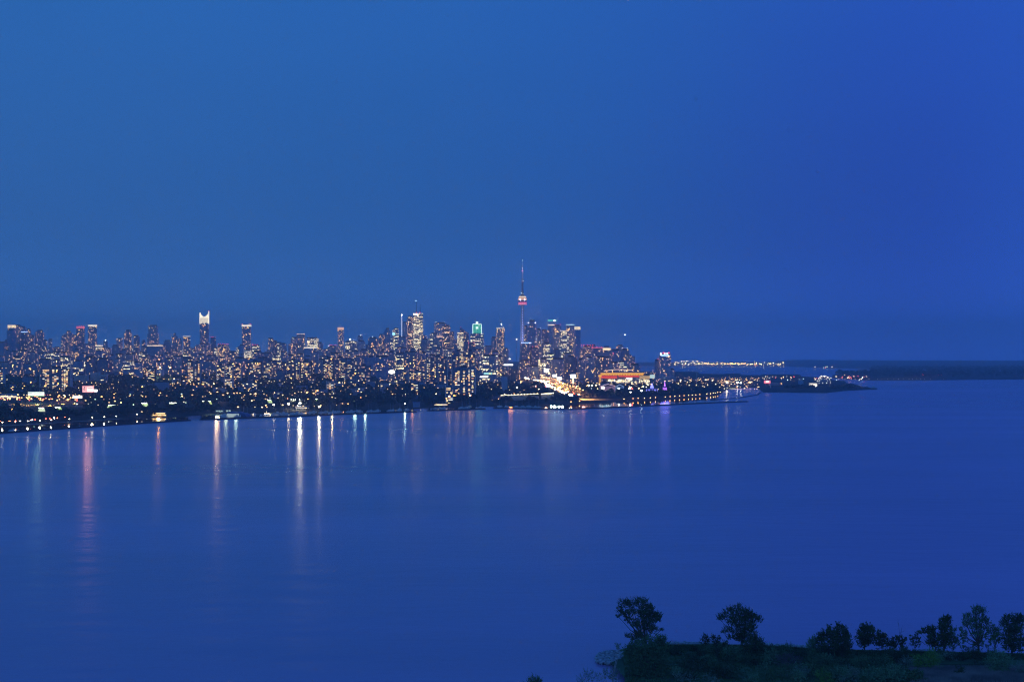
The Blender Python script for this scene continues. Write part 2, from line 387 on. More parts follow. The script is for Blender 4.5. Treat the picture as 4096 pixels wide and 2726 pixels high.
def lamp(px, D, h, r, col, es, label, group, name='street_lamp', cat='street lamp', g=None, sampled=False):
    z = (ground(px, D) if g is None else sea(D) + g)
    o = empty(name, (X(px, D), D, z)); tag(o, label, cat, group)
    inst('lamp_post', POST[h], o); inst('lamp_head', head(r, col, es, sampled), o, (0, -1.2, h + .2)); return o
def lamp_at(px, y, h, r, col, es, label, group, **kw):
    """lamp whose head the photo shows at (px, y)"""
    D = Dz(y, h + 3); 
    for _ in range(12):
        g = kw.get('g'); gz = (ground(px, D) - sea(D)) if g is None else g
        D = Dz(y, h + gz)
    return lamp(px, D, h, r, col, es, label, group, **kw)
def flood(px, y, D, col, power, parent=None, size=1.0, ang=70, z=None):
    """light of a fixture that shines out over the bay"""
    L = bpy.data.lights.new('flood_beam', 'SPOT'); L.energy = power; L.color = col; L.shadow_soft_size = size; L.spot_size = R(ang); L.spot_blend = .6
    o = bpy.data.objects.new('flood_beam', L); COL.objects.link(o)
    zz = Z(y, D) if z is None else z
    o.location = (X(px, D), D - 3, zz); d = Vector((0 - o.location.x, 0 - o.location.y, -60 - zz)); o.rotation_euler = d.to_track_quat('-Z', 'Y').to_euler()
    if parent:
        bpy.context.view_layer.update(); o.parent = parent; o.matrix_parent_inverse = parent.matrix_world.inverted()
    return o

# ------------------------------------------------------------------ towers
def fp(kind, w, d, k=1.0):
    w2, d2 = w / 2 * k, d / 2 * k
    if kind == 'round':
        n = 14; return [(w2 * math.cos(2 * PI * i / n - PI / 2), d2 * math.sin(2 * PI * i / n - PI / 2)) for i in range(n)]
    if kind == 'oct':
        c = min(w2, d2) * .45; return [(-w2 + c, -d2), (w2 - c, -d2), (w2, -d2 + c), (w2, d2 - c), (w2 - c, d2), (-w2 + c, d2), (-w2, d2 - c), (-w2, -d2 + c)]
    if kind == 'notch':
        c = w2 * .22; e = d2 * .3; return [(-w2, -d2 + e), (-w2 + c, -d2 + e), (-w2 + c, -d2), (w2 - c, -d2), (w2 - c, -d2 + e), (w2, -d2 + e), (w2, d2), (-w2, d2)]
    return [(-w2, -d2), (w2, -d2), (w2, d2), (-w2, d2)]
ONES = 'zeroth first second third fourth fifth sixth seventh eighth ninth tenth eleventh twelfth thirteenth fourteenth fifteenth sixteenth seventeenth eighteenth nineteenth'.split()
TENS = ' x twenty thirty forty fifty sixty seventy eighty ninety'.split(' ')
def ordw(n):
    if n < 20: return ONES[n]
    if n < 100: return TENS[n // 10][:-1] + 'ieth' if n % 10 == 0 else TENS[n // 10] + '-' + ONES[n % 10]
    return 'one-hundred-' + ordw(n - 100) if n > 100 and n < 200 else ('hundredth' if n == 100 else 'two-hundred-' + ordw(n - 200) if n > 200 else 'two-hundredth')
CNT = {}
def place(px, key):
    a = max((p, t) for p, t in ANCH if p <= px)[1] if px > -60 else 'picture edge'
    CNT[(key, a)] = CNT.get((key, a), 0) + 1; return '%s below the %s' % (ordw(CNT[(key, a)]), a)
ANCH = [(-100, 'outer picture edge'), (47, 'gold-topped tower'), (322, 'red-capped tower'), (370, 'white-banded tower'), (612, 'stepped tower'), (818, 'white-crowned skyscraper'), (986, 'waisted tower'), (1203, 'red-cornered tower'),
        (1363, 'orange-capped tower'), (1607, 'lit spire'), (1672, 'twin-mast skyscraper'), (1908, 'green-lit tower'), (2090, 'needle tower'), (2310, 'slope-topped tower'), (2425, 'gold-banded block'), (2660, 'harbour hotel')]
def tower(label, x0, x1, yt, D, m, shape='box', r=.75, yaw=None, crown=None, roof=.35, name='high_rise', cat='tower', group=None,
          slant=None, steps=None, beacons=None, mast=None, base=None, uoff=None, balc=0, cw=None):
    px = (x0 + x1) / 2; Wd = (x1 - x0) / F * D
    yaw = random.choice((-1, 1)) * R(random.uniform(6, 22)) if yaw is None else R(yaw)
    c, s_ = abs(math.cos(yaw)), abs(math.sin(yaw)); w = Wd / (c + r * s_); d = w * r
    if shape == 'round': w = Wd; d = Wd * r
    d = min(d, 55)
    gz = ground(px, D) - 1.0 if base is None else base
    h = Z(yt, D) - gz; rh = 0
    if roof and not crown and not slant: rh = min(6.0, h * .08); 
    body_h = h - rh
    o = empty(name, (X(px, D), D, gz), yaw); tag(o, label, cat, group)
    uo = random.randint(0, 400) * 3.1 if uoff is None else uoff
    mb = MB()
    segs = steps or [(1.0, 1.0)]     # (fraction of height, scale)
    z0 = 0
    for fr, k in segs:
        z1 = body_h * fr
        if slant and fr == 1.0:
            b = fp(shape, w, d, k); n0 = len(mb.v)
            mb.prism(b, z0, z1, uo)
            dz = slant
            for i in range(n0, len(mb.v)):
                x_, y_, zz = mb.v[i]
                if abs(zz - z1) < 1e-6: mb.v[i] = (x_, y_, zz - (abs(dz) * (x_ / w + .5) if dz > 0 else abs(dz) * (.5 - x_ / w)))
        else: mb.prism(fp(shape, w, d, k), z0, z1, uo)
        z0 = z1
    mb.build('facade', m, o)
    k = segs[-1][1]
    if rh:
        q = MB(); a = random.uniform(-.12, .12) * w; ww = w * k * roof
        q.box(a - ww, a + ww, -d * k * .3, d * k * .3, body_h, body_h + rh, bottom=False); q.build('plant_room', roofm, o)
    if crown:
        cm, chh, grow = crown
        q = MB(); chm = chh / F * D
        b = fp(shape, w, d, k * grow); q.prism(b, body_h - chm, body_h + .3, uo, cap=False)
        b2 = fp(shape, w, d, k * grow * .96); q.poly([(p[0], p[1], body_h + .3) for p in b2]) 
        q.build('crown_lighting', cm, o)
    if balc:
        for side in (-1, 1):
            q = MB(); xx = side * w * k * .5
            q.box(xx - .8, xx + .8, -d / 2 - .9, d / 2 + .5, 0, body_h - 1); q.build('end_wall', pale, o)
    for bx in (beacons or []):
        q = MB(); bm_, br = bx[1], (bx[3] if len(bx) > 3 else .9)
        q.lathe([(.01, -br), (br, 0), (.01, br)], 8); t = q.build('beacon', bm_, o); t.location = (bx[0] * w / 2, -d / 2 * k * (0 if len(bx) > 2 and bx[2] == 0 else 1) - .3, body_h + rh + br * .4 + (bx[2] if len(bx) > 2 else 0))
    if mast:
        for mx, my, rad, mm, lm in mast:
            q = MB(); zt = Z(my, D) - gz; q.tube((mx * w / 2, 0, body_h), (mx * w / 2, 0, zt), rad, rad * .5); ma = q.build('mast', mm, o)
            if lm: q = MB(); q.lathe([(.01, -2.0), (2.0, 0), (.01, 2.0)], 8); t = q.build('beacon', lm, ma); t.location = (mx * w / 2, 0, zt)
    o['_h'] = h; o['_w'] = w; o['_d'] = d
    return o
g_red = glow('beacon_red', (1, .03, .01), 6); g_white = glow('beacon_white', (1, .93, .8), 16); g_star = glow('beacon_strong', (1, .95, .85), 45)
g_warm = glow('crown_warm', (1, .72, .38), 1.6); g_cw = glow('crown_white', (1, .85, .55), 1.5); g_or = glow('crown_orange', (1, .5, .2), 1.1)
g_bl = glow('sign_blue', (.35, .6, 1), 2.5); g_redc = glow('crown_red', (1, .10, .05), 1.0); g_gold = glow('crown_gold', (1, .72, .34), 1.9); g_cy = glow('sign_cyan', (.4, .9, 1), 2.0)

# ------------------------------------------------------------------ recognisable towers
A = FA
def bc(m, *xs, dz=0.0, r=1.6): return [(x, m, dz, r) for x in xs]
LM = [
 ('grey condo tower with a wide glowing gold top, in the dense leftmost skyline cluster', 33, 62, 1300, 8000, A[1], dict(crown=(g_gold, 11, 1.0), yaw=4)),
 ('tall dark condo tower beside the gold-topped one, plain flat roof', 61, 86, 1298, 8100, A[0], dict(roof=.4)),
 ('condo tower with bright rooms near its top, behind a short blue sign', 84, 104, 1304, 7900, A[5], dict()),
 ('dark tower with a small glowing blue bar sign on its face', 86, 108, 1326, 7700, A[2], dict(crown=(g_bl, 3, 1.02), yaw=3)),
 ('wide stepped dark condo block descending beside the blue-sign tower', 104, 127, 1313, 7950, A[0], dict(steps=[(.9, 1.0), (1.0, .8)])),
 ('shorter dark shoulder tower ending the gold-topped cluster', 124, 138, 1339, 7900, A[2], dict()),
 ('plain dark tower in front of the gold-topped one', 28, 57, 1318, 7600, A[6], dict()),
 ('low dark block at the outer edge of the gold-topped cluster', 15, 34, 1358, 7600, A[2], dict()),
 ('broad dark block cut by the picture edge, few lit rooms', -12, 17, 1366, 7300, A[6], dict()),
 ('round-topped dark tower standing alone past the gold-topped cluster', 138, 177, 1319, 7800, A[1], dict(shape='oct', steps=[(.95, 1), (1.0, .8)])),
 ('lower dark tower tucked against the round-topped one', 169, 190, 1358, 7600, A[0], dict()),
 ('slim pale-edged tower with a small cap, between two wider clusters', 193, 209, 1354, 7700, A[0], dict(roof=.5)),
 ('densely lit condo block on the near shoulder of the three-block cluster', 243, 262, 1340, 7800, A[5], dict()),
 ('dark middle block of the three-block cluster before the red-capped tower', 258, 292, 1322, 7900, A[0], dict(steps=[(.93, 1), (1, .62)])),
 ('bright condo block touching the red-capped tower', 288, 309, 1338, 7800, A[5], dict()),
 ('dark slim tower crowned by a red glowing cap', 307, 337, 1305, 7700, A[2], dict(crown=(g_redc, 8, 1.03), yaw=5, beacons=bc(g_red, -.8, -.3, .3, .8))),
 ('slim tower with a white lit band round its flat top', 355, 386, 1299, 7700, A[5], dict(crown=(g_cw, 6, 1.06), yaw=4)),
 ('low wide block with a bright strip of light along its roof', 380, 413, 1380, 7300, A[4], dict(crown=(g_cw, 4, 1.0))),
 ('small tower topped by a white glowing pyramid light', 412, 432, 1362, 7700, A[0], dict(beacons=bc(g_white, 0, r=3))),
 ('grey tower just before the tall rounded one, flat roof', 467, 489, 1351, 7800, A[0], dict()),
 ('tall rounded-top tower densely lit, fourth peak from the red-capped tower', 495, 528, 1318, 7900, A[5], dict(shape='oct', steps=[(.94, 1), (1, .75)])),
 ('rounded tower beside the taller rounded-top tower', 534, 559, 1340, 7800, A[0], dict(shape='oct')),
 ('thin short tower with bright rooms beside the stepped tower', 567, 581, 1359, 7800, A[5], dict()),
 ('pale beige mid-rise office block, evenly lit, under the rounded towers', 503, 535, 1413, 6500, A[3], dict(yaw=6)),
 ('stepped tower with a leaning bright-roomed top, alone above its neighbours', 591, 634, 1299, 7700, A[0], dict(steps=[(.8, 1), (1.0, .82)], yaw=5)),
 ('broad grey slab with a warm strip along its roof edge', 591, 650, 1380, 6900, A[6], dict(crown=(g_warm, 4, 1.0), yaw=4)),
 ('flat dark block behind the broad slab with the warm roof strip', 653, 685, 1359, 7700, A[6], dict()),
 ('pointed grey condo tower, tallest between the stepped and white-crowned towers', 686, 712, 1331, 7700, A[5], dict(steps=[(.93, 1), (1, .5)])),
 ('narrow tower leaning on the pointed grey condo tower', 711, 727, 1352, 7700, A[0], dict()),
 ('bright-topped grey condo tower just before the white-crowned skyscraper', 732, 762, 1344, 7600, A[5], dict(crown=(g_cw, 2, 1.02))),
 ('small dark tower capped with red lights beside the white-crowned skyscraper', 841, 865, 1348, 7500, A[2], dict(beacons=bc(g_red, -.9, -.1, .8))),
 ('yellow-lit office cube below the red construction lights', 857, 869, 1388, 7000, F_BRIGHT, dict()),
 ('wide building site with red crane lights along its top', 868, 918, 1376, 7300, F_SITE, dict(beacons=bc(g_red, -.9, -.5, -.1, .3, .7, .95))),
 ('grey office block banded with light, below the waisted tower', 977, 1002, 1393, 6700, F_BRIGHT, dict(yaw=3)),
 ('dark plain block touching the waisted tower', 956, 976, 1376, 7100, A[6], dict()),
 ('office block with red lights on its roof past the waisted tower', 1004, 1040, 1378, 7100, A[4], dict(beacons=bc(g_red, -.9, -.5, 0, .5))),
 ('slim rounded bright-edged tower, first of four past the waisted one', 1073, 1094, 1350, 7600, A[5], dict(shape='round')),
 ('dark flat tower behind the slim rounded one', 1092, 1111, 1361, 7600, A[2], dict()),
 ('office tower with lit floors between a dark and a pale tower', 1109, 1128, 1367, 7500, A[4], dict()),
 ('pale grey glazed block closing the group of four', 1126, 1147, 1371, 7400, A[6], dict()),
 ('grey tower with warm windows touching the red-cornered tower', 1164, 1191, 1347, 7400, A[5], dict()),
 ('grey tower with two red corner lights on its roof', 1186, 1220, 1335, 7500, A[0], dict(beacons=bc(g_red, -.9, .9), crown=(g_warm, 2, 1.0))),
 ('dark block in front of the red-cornered tower', 1175, 1196, 1373, 7000, A[2], dict()),
 ('office tower of bright horizontal floors with a notched roof', 1231, 1273, 1348, 7400, F_BRIGHT, dict(roof=.5)),
 ('grey tower leaning on the tower of bright horizontal floors', 1271, 1292, 1367, 7300, A[0], dict()),
 ('blank grey box outlined in light on its roof and one edge', 1216, 1267, 1388, 6800, A[6], dict(crown=(g_cw, 4, 1.01), yaw=5)),
 ('slim tower with a glowing orange cap, alone between lower blocks', 1351, 1375, 1309, 7300, A[5], dict(crown=(g_or, 10, 1.07), yaw=4)),
 ('building site tower dotted with red lights before the orange-capped tower', 1316, 1350, 1380, 7100, A[3], dict(beacons=bc(g_red, -.9, -.4, .2, .8))),
 ('wide office block under a single strong white roof light', 1382, 1426, 1362, 7200, A[4], dict(beacons=bc(g_star, .1, dz=5, r=3.4))),
 ('pale tower with a small white roof lamp past the strong white roof light', 1430, 1451, 1341, 7400, A[6], dict(beacons=bc(g_white, .3))),
 ('lower pale slab in front of the pale tower with the roof lamp', 1429, 1461, 1360, 7300, A[6], dict()),
 ('dark square condo tower opening the dense downtown rise', 1474, 1512, 1347, 7100, A[1], dict(beacons=bc(g_white, -.2))),
 ('condo tower with lit penthouse floors in the downtown rise', 1515, 1535, 1335, 7200, A[5], dict()),
 ('tall grey tower with scaffold-like ragged top near the cyan sign', 1533, 1562, 1311, 7200, A[1], dict(steps=[(.93, 1), (.97, .85), (1, .6)])),
 ('grey tower with a square cyan sign high on its face', 1570, 1595, 1311, 7200, A[4], dict()),
 ('wide condo tower in front of the thin white lit spire', 1593, 1628, 1346, 6900, A[0], dict()),
 ('dark blank tower beside the thin white lit spire', 1610, 1631, 1286, 7500, A[6], dict()),
 ('dark skyscraper with rows of amber windows beside the twin-mast one', 1629, 1652, 1263, 7300, F_DARKAMB, dict()),
 ('grey white blank concrete box below the twin-mast skyscraper', 1683, 1711, 1352, 6300, mat('blank_panel', (.30, .32, .38)), dict(yaw=5)),
 ('broad grey office tower, tallest between twin-mast and green-lit ones', 1736, 1787, 1288, 7400, A[0], dict(beacons=bc(g_white, -.85, .8, r=1.0))),
 ('black office tower with bright lower floors before the broad grey tower', 1770, 1801, 1299, 7100, F_DARKAMB, dict()),
 ('short dark tower with lit rooms at the near side of the broad grey one', 1720, 1752, 1330, 7000, A[4], dict()),
 ('grey condo tower with an orange lit rooftop sign', 1747, 1770, 1343, 6800, A[3], dict(crown=(g_or, 6, 1.05))),
 ('grey densely dotted tower beside the black office tower', 1799, 1817, 1326, 7100, A[5], dict()),
 ('office tower glowing yellow on every floor, downtown', 1828, 1854, 1330, 7000, F_BRIGHT, dict(yaw=3, crown=(g_gold, 3, 1.0))),
 ('dark glass tower with a sharply slanted roof and red tip lamp', 1840, 1876, 1309, 7300, A[2], dict(slant=30, beacons=bc(g_red, -.9), yaw=-8)),
 ('dark purple block with red roof lamps below the green-lit tower', 1870, 1900, 1371, 6600, A[2], dict(beacons=bc(g_red, -.9, .9))),
 ('long low dark block between the green-lit tower and the building site tower', 1932, 1970, 1381, 6700, A[1], dict()),
 ('tower under construction lit floor by floor, with a crane on top', 1985, 2018, 1311, 6600, F_SITE, dict(yaw=6, crown=(g_cw, 3, 1.0), beacons=bc(g_star, .2, dz=16, r=2.0))),
 ('grey condo tower leaning on the lit construction tower', 1965, 1988, 1345, 6700, A[0], dict()),
 ('small brown block on the far side of the lit construction tower', 2016, 2034, 1391, 6500, A[3], dict()),
 ('dark balconied tower next to the needle tower with two roof corner lamps', 2112, 2149, 1279, 6300, A[6], dict(beacons=bc(g_white, -.9, .9, dz=-14), steps=[(.88, 1), (1, .85)])),
 ('shorter lit shoulder of the dark balconied tower by the needle tower', 2097, 2114, 1300, 6400, A[5], dict()),
 ('dark condo tower with blue lit upper floors at the needle tower foot', 2084, 2126, 1369, 5900, A[5], dict(crown=(g_bl, 4, 1.0))),
 ('dark condo block with two red lamps beside the blue-lit one', 2118, 2156, 1386, 5900, A[2], dict(beacons=bc(g_red, -.4, .9))),
 ('pale grey tower with a pointed corner past the dark balconied tower', 2148, 2167, 1312, 6500, A[0], dict(beacons=bc(g_white, .6, r=.8))),
 ('wide pale blue tower with scattered lamps, before the tower with green crane', 2165, 2192, 1317, 6600, A[1], dict()),
 ('round dark tower with floodlit roof under the green-lit crane arm', 2192, 2217, 1298, 6500, A[6], dict(shape='round', crown=(g_gold, 3, 1.05))),
 ('pale tower with red roof corners next to the round dark tower', 2216, 2245, 1298, 6500, A[0], dict(beacons=bc(g_red, -.8, .8))),
 ('wide pale blue block with a lit roof line, between taller towers', 2239, 2275, 1322, 6400, A[4], dict(crown=(g_warm, 2, 1.0))),
 ('tall tower with a curved pale teal roof line', 2264, 2298, 1297, 6500, A[5], dict(crown=(glow('crown_teal', (.6, 1, .95), 1.0), 3, 1.03), shape='oct')),
 ('tall slim tower with a sloped glowing white and orange top', 2298, 2322, 1306, 6400, A[6], dict(crown=(g_gold, 12, 1.0), yaw=10)),
 ('condo tower with stacked lit ledges in front of the pale blue towers', 2172, 2200, 1367, 6000, A[4], dict()),
 ('dark slab with one vertical line of light', 2214, 2238, 1393, 5700, A[2], dict()),
 ('brown condo block with a long red-lamped roof, first in the lower east row', 2321, 2380, 1380, 5600, A[5], dict(beacons=bc(g_red, -.9, -.5, .1, .5, .9, dz=-1), steps=[(.95, 1), (1, .7)])),
 ('dark condo block with a red glowing roof strip in the lower east row', 2366, 2410, 1389, 5500, A[1], dict(crown=(g_redc, 3, 1.0), beacons=bc(g_red, -.9, 0, .9))),
 ('grey condo block with a broad gold glowing band along its roof', 2409, 2441, 1392, 5600, A[0], dict(crown=(g_gold, 7, 1.03), yaw=4)),
 ('wide grey condo block past the gold-banded one, flat roof', 2442, 2484, 1395, 5700, A[1], dict(beacons=bc(g_red, -.8, dz=-18))),
 ('last condo block of the lower east row with a tall thin mast', 2484, 2519, 1393, 5800, A[0], dict(mast=[(-.1, 1338, .5, steel, g_white)], beacons=bc(g_white, -.8, .5, r=.9))),
]
for lab, x0, x1, yt, D, m, kw in LM: tower(lab, x0, x1, yt, D, m, **kw)

# white-crowned skyscraper with its concave lit crown
def crowned():
    o = tower('tallest tower away from downtown, with a brilliant white concave crown', 799, 836, 1292, 7500, A[1], yaw=8, roof=0)
    w, d, h = o['_w'], o['_d'], o['_h']; tz = h + 42 / F * 7500
    q = MB(); n = 12; cm_ = glow('crown_brilliant', (1, .86, .55), 1.7)
    for side in (-1, 1):
        for i in range(n):
            a, b = -w / 2 + w * i / n, -w / 2 + w * (i + .62) / n; u = (i + .5) / n * 2 - 1
            zt = h + (tz - h) * (.62 + .38 * u * u) ; zb = h - random.uniform(0, 16) + 6
            y = side * d / 2; q.box(a, b, y - .6, y + .6, zb, zt)
    q.build('lit_crown_fin', cm_, o)
    q = MB()
    for sx_ in (-1, 1):
        q.box(sx_ * w / 2 - 1.6, sx_ * w / 2 + 1.6, -d / 2 - .8, d / 2 + .8, h - 4, tz + (6 if sx_ > 0 else 0))
    q.build('crown_side', cm_, o)
    q = MB(); q.box(-w / 2 + 2, w / 2 - 2, -d / 2 + 2, d / 2 - 2, h, h + (tz - h) * .5); q.build('crown_core', roofm, o)
    q = MB(); q.lathe([(.01, -1.5), (1.5, 0), (.01, 1.5)], 8); t = q.build('beacon', g_red, o); t.location = (w / 2, 0, tz + 8)
crowned()
tower('condo podium block wrapping the foot of the white-crowned skyscraper', 786, 842, 1372, 7400, A[5], yaw=5)
# waisted tower
def waisted():
    Dd = 7300; px = 986; gz = ground(px, Dd); o = empty('high_rise', (X(px, Dd), Dd, gz), R(5)); tag(o, 'waisted tower with lit flat top, pinched in at two thirds of its height', 'tower')
    h = Z(1296, Dd) - gz; w = 34 / F * Dd; q = MB(); prof = [(0, .86), (.45, .86), (.62, 1.0), (.8, .95), (1.0, 1.04)]
    for (a, ka), (b, kb) in zip(prof, prof[1:]): q.prism(fp('box', w, w * .7, ka), h * a, h * b, 31, top=fp('box', w, w * .7, kb))
    q.build('facade', FA[5], o)
    q = MB(); q.prism(fp('box', w, w * .7, 1.07), h - 12, h - 4, 0); q.build('crown_lighting', g_cw, o)
    for s in (-1, 1): q = MB(); q.lathe([(.01, -1.5), (1.5, 0), (.01, 1.5)], 8); t = q.build('beacon', g_red, o); t.location = (s * w * .5, 0, h + 2)
waisted()
# twin-mast skyscraper
o = tower('tallest downtown skyscraper, bright banded floors and two thin masts', 1651, 1693, 1253, 7200, F_BRIGHT, yaw=6, roof=0,
          mast=[(-.35, 1203, 1.7, dark, g_star), (.45, 1216, 1.4, dark, None)], beacons=bc(g_red, -.35, .35, dz=3, r=2.2))
q = MB(); q.box(-o['_w'] * .48, o['_w'] * .0, -o['_d'] / 2 - 1, -o['_d'] / 2 - .2, o['_h'] - 8, o['_h'] - 1); q.build('rooftop_sign', glow('sign_pale', (1, .85, .62), 3.5), o)
# thin white spire
Dd = 7400; gz = ground(1607, Dd); o = empty('spire', (X(1607, Dd), Dd, gz)); tag(o, 'thin white lit spire rising alone beside a dark blank tower', 'spire')
q = MB(); q.tube((0, 0, Z(1350, Dd) - gz), (0, 0, Z(1260, Dd) - gz), 2.4, 1.6, 8); q.build('shaft', glow('spire_white', (.8, .88, 1), .95, (.8, .8, .85)), o)
q = MB(); q.box(-14, 14, -12, 12, 0, Z(1350, Dd) - gz, 15); q.build('tower_base', FA[0], o)
q = MB(); q.lathe([(.01, -3), (3, 0), (.01, 3)], 10); t = q.build('beacon', g_star, o); t.location = (0, 0, Z(1259.6, Dd) - gz)
# cyan sign
o = empty('rooftop_sign', (X(1575, 7150), 7150, Z(1340, 7150))); tag(o, 'square cyan sign glowing on a grey downtown tower', 'sign')
q = MB(); q.box(-7, 7, -.6, .6, 0, 13); q.build('sign_panel', g_cy, o); q = MB(); q.box(-8, 8, .6, 12, -2, 14); q.build('sign_frame', dark, o)
# green-lit tower
def green():
    o = tower('office tower whose stepped top glows green in stripes, downtown', 1881, 1935, 1334, 6800, A[4], yaw=3, roof=0)
    w, h, d = o['_w'], o['_h'], o['_d']; th = (1334 - 1296) / F * 6800; cw_ = w * .66; gg = glow('green_strip', (.08, .75, .40), 1.3); gw = glow('green_white', (.7, 1, .75), 2.0)
    q = MB(); q.box(-cw_ / 2, cw_ / 2, -d * .35, d * .35, h, h + th); q.build('upper_block', mat('green_glass', (.03, .14, .12), .4), o)
    for i in range(10):
        z = h + th * (.08 + .088 * i); q = MB(); q.box(-cw_ * .44, cw_ * .44, -d * .35 - .7, -d * .35 - .1, z, z + th * .042); q.build('light_strip', gg, o)
    for s in (-1, 1): q = MB(); q.box(s * cw_ / 2 - 1.5, s * cw_ / 2 + 1.5, -d * .35 - 1.4, -d * .35 + 2, h, h + th * .97); q.build('edge_light', gw, o)
    q = MB(); q.box(-cw_ * .5, cw_ * .5, -d * .35 - 1.2, d * .35, h + th * .97, h + th * 1.03); q.build('cornice_light', gw, o)
    q = MB(); q.box(-cw_ * .13, cw_ * .13, -6, 6, h + th * 1.03, h + th * 1.28); q.build('lantern', gw, o)
    q = MB(); q.box(-cw_ * .14, cw_ * .14, -d * .35 - 2, -d * .35 - .8, h + th * .5, h + th * .72); q.build('logo_sign', gw, o)
green()
# crane on the site tower, green crane arm
def crane(lab, px, y0, y1, D, jib, m, lamp=None, ang=0):
    o = empty('tower_crane', (X(px, D), D, Z(y0, D)), R(ang)); tag(o, lab, 'crane'); hh = (y0 - y1) / F * D
    q = MB(); q.tube((0, 0, 0), (0, 0, hh), .9, .9, 4); q.build('mast', steel, o)
    q = MB(); a, b = jib[0], jib[1]; q.tube((a[0], 0, hh + a[1]), (b[0], 0, hh + b[1]), .8, .5, 4); q.build('jib', m, o)
    q = MB(); q.box(-3, 3, -1, 1, hh - 2, hh + 1); q.build('cab', steel, o)
    if lamp: q = MB(); q.lathe([(.01, -2), (2, 0), (.01, 2)], 8); t = q.build('lamp_head', lamp, o); t.location = (0, -1.5, hh)
crane('thin dark luffing crane on the lit construction tower', 2003, 1312, 1286, 6600, ((3, -4), (-11, 38)), steel)
crane('crane whose long level arm is lit green, with one strong white lamp', 2217, 1298, 1281, 6450, ((-30, 0), (13, 0)), glow('jib_green', (.15, 1, .45), 4), g_star)
crane('slender crane mast with two white lamps in the gap beside the needle tower', 2067, 1442, 1356, 6300, ((-8, 0), (4, 1)), steel, g_white)

# ------------------------------------------------------------------ the needle tower
def needle():
    Dd = 6720; px = 2090; gz = sea(Dd) + 3; o = empty('needle_tower', (X(px, Dd), Dd, gz)); tag(o, 'very tall concrete needle tower with a lit ring pod and pink band', 'observation tower')
    K = Dd / F; zz = lambda y: Z(y, Dd) - gz
    cc = mat('pale_concrete', (.42, .42, .48)); q = MB()
    def sec(rad, z): return [((rad * (1.0 if i % 4 in (0, 1) else .55)) * math.cos(2 * PI * i / 12 - 1.83), (rad * (1.0 if i % 4 in (0, 1) else .55)) * math.sin(2 * PI * i / 12 - 1.83)) for i in range(12)]
    pr = [(0, 33), (40, 21), (90, 14.5), (150, 11.3), (220, 9.2), (zz(1219), 7.3)]
    for (z0, r0), (z1, r1) in zip(pr, pr[1:]): q.prism(sec(r0, 0), z0, z1, top=sec(r1, 0), cap=False)
    q.build('shaft', cc, o)
    q = MB()
    for k in range(22): z = 60 + k * 12; q.box(-1.2, 1.2, -9.5 * (1.25 - z / 420) - 6, -8.5 * (1.25 - z / 420) - 5.4, z, z + 6)
    q.build('elevator_light', glow('elevator_violet', (.35, .38, 1), .5), o)
    def ring(name, prof, m): q = MB(); q.lathe([(r * K, zz(y)) for r, y in prof], 28); return q.build(name, m, o)
    pm = mat('pod_dark', (.12, .12, .16))
    ring('pod_underside', [(6.5, 1219), (15, 1218.6), (17, 1216)], pm)
    ring('pink_band', [(17, 1216.2), (17.3, 1212), (17, 1208)], glow('pod_pink', (1, .05, .07), .9))
    ring('white_rim', [(17.6, 1218.4), (17.9, 1217), (17.2, 1216.2)], glow('pod_rose', (1, .3, .3), 1.1))
    ring('pod_gap', [(17, 1208), (14, 1206.8), (14, 1204.5)], pm)
    ring('pod_rim', [(14, 1204.5), (16.5, 1203.6), (17.8, 1201.5), (17.8, 1199.6)], pm)
    ring('gold_band', [(17.8, 1199.6), (17.2, 1195), (15.5, 1191)], glow('pod_gold', (1, .46, .08), 1.0))
    ring('pod_step', [(15.5, 1191), (13.8, 1190.2), (13.8, 1188.3)], pm)
    ring('white_band', [(14.6, 1188.3), (14.8, 1186.5), (14.4, 1184.8)], glow('pod_white', (1, .72, .34), 1.8))
    ring('pod_roof', [(14.4, 1184.8), (12, 1183), (6, 1180), (4.5, 1177)], pm)
    ring('upper_shaft', [(4.6, 1178), (4.0, 1150), (3.6, 1126)], mat('violet_concrete', (.34, .28, .36)))
    ring('upper_pod', [(3.6, 1126), (5.2, 1125), (5.4, 1121.5), (5.0, 1119), (3.2, 1118)], mat('upper_pod_white', (.6, .6, .65)))
    ring('antenna', [(3.3, 1118), (2.3, 1085), (2.0, 1084), (1.7, 1074), (1.1, 1072), (.9, 1055), (.75, 1054), (.5, 1038), (.05, 1036)], mat('antenna_white', (.8, .8, .85)))
    for y, rr, m, xo in ((1083.5, 3.0, glow('pink_lamp', (1, .08, .3), 8), 0), (1072, 1.2, g_white, .5), (1041.5, 1.5, g_white, 0), (1121.5, 1.5, g_white, 4), (1177, 1.6, g_white, 3), (1172, 1.1, g_white, -4), (1262, .9, g_white, -5)):
        q = MB(); q.lathe([(.01, -rr), (rr, 0), (.01, rr)], 8); t = q.build('beacon', m, o); t.location = (xo, -3.5 if y > 1120 else -1.5, zz(y))
        if y == 1262: t.location = (-6, -9, zz(y))
    for k, (dx, dy) in enumerate(((-70, -90), (75, -85))):
        L = bpy.data.lights.new('shaft_floodlight', 'SPOT'); L.energy = 2.6e6; L.color = (.45, .5, 1); L.spot_size = R(26); L.spot_blend = .8; L.shadow_soft_size = 2
        f_ = bpy.data.objects.new('shaft_floodlight', L); COL.objects.link(f_); f_.parent = o; f_.location = (dx, dy, 25); f_.rotation_euler = (Vector((0, 0, 240)) - f_.location).to_track_quat('-Z', 'Y').to_euler()
needle()
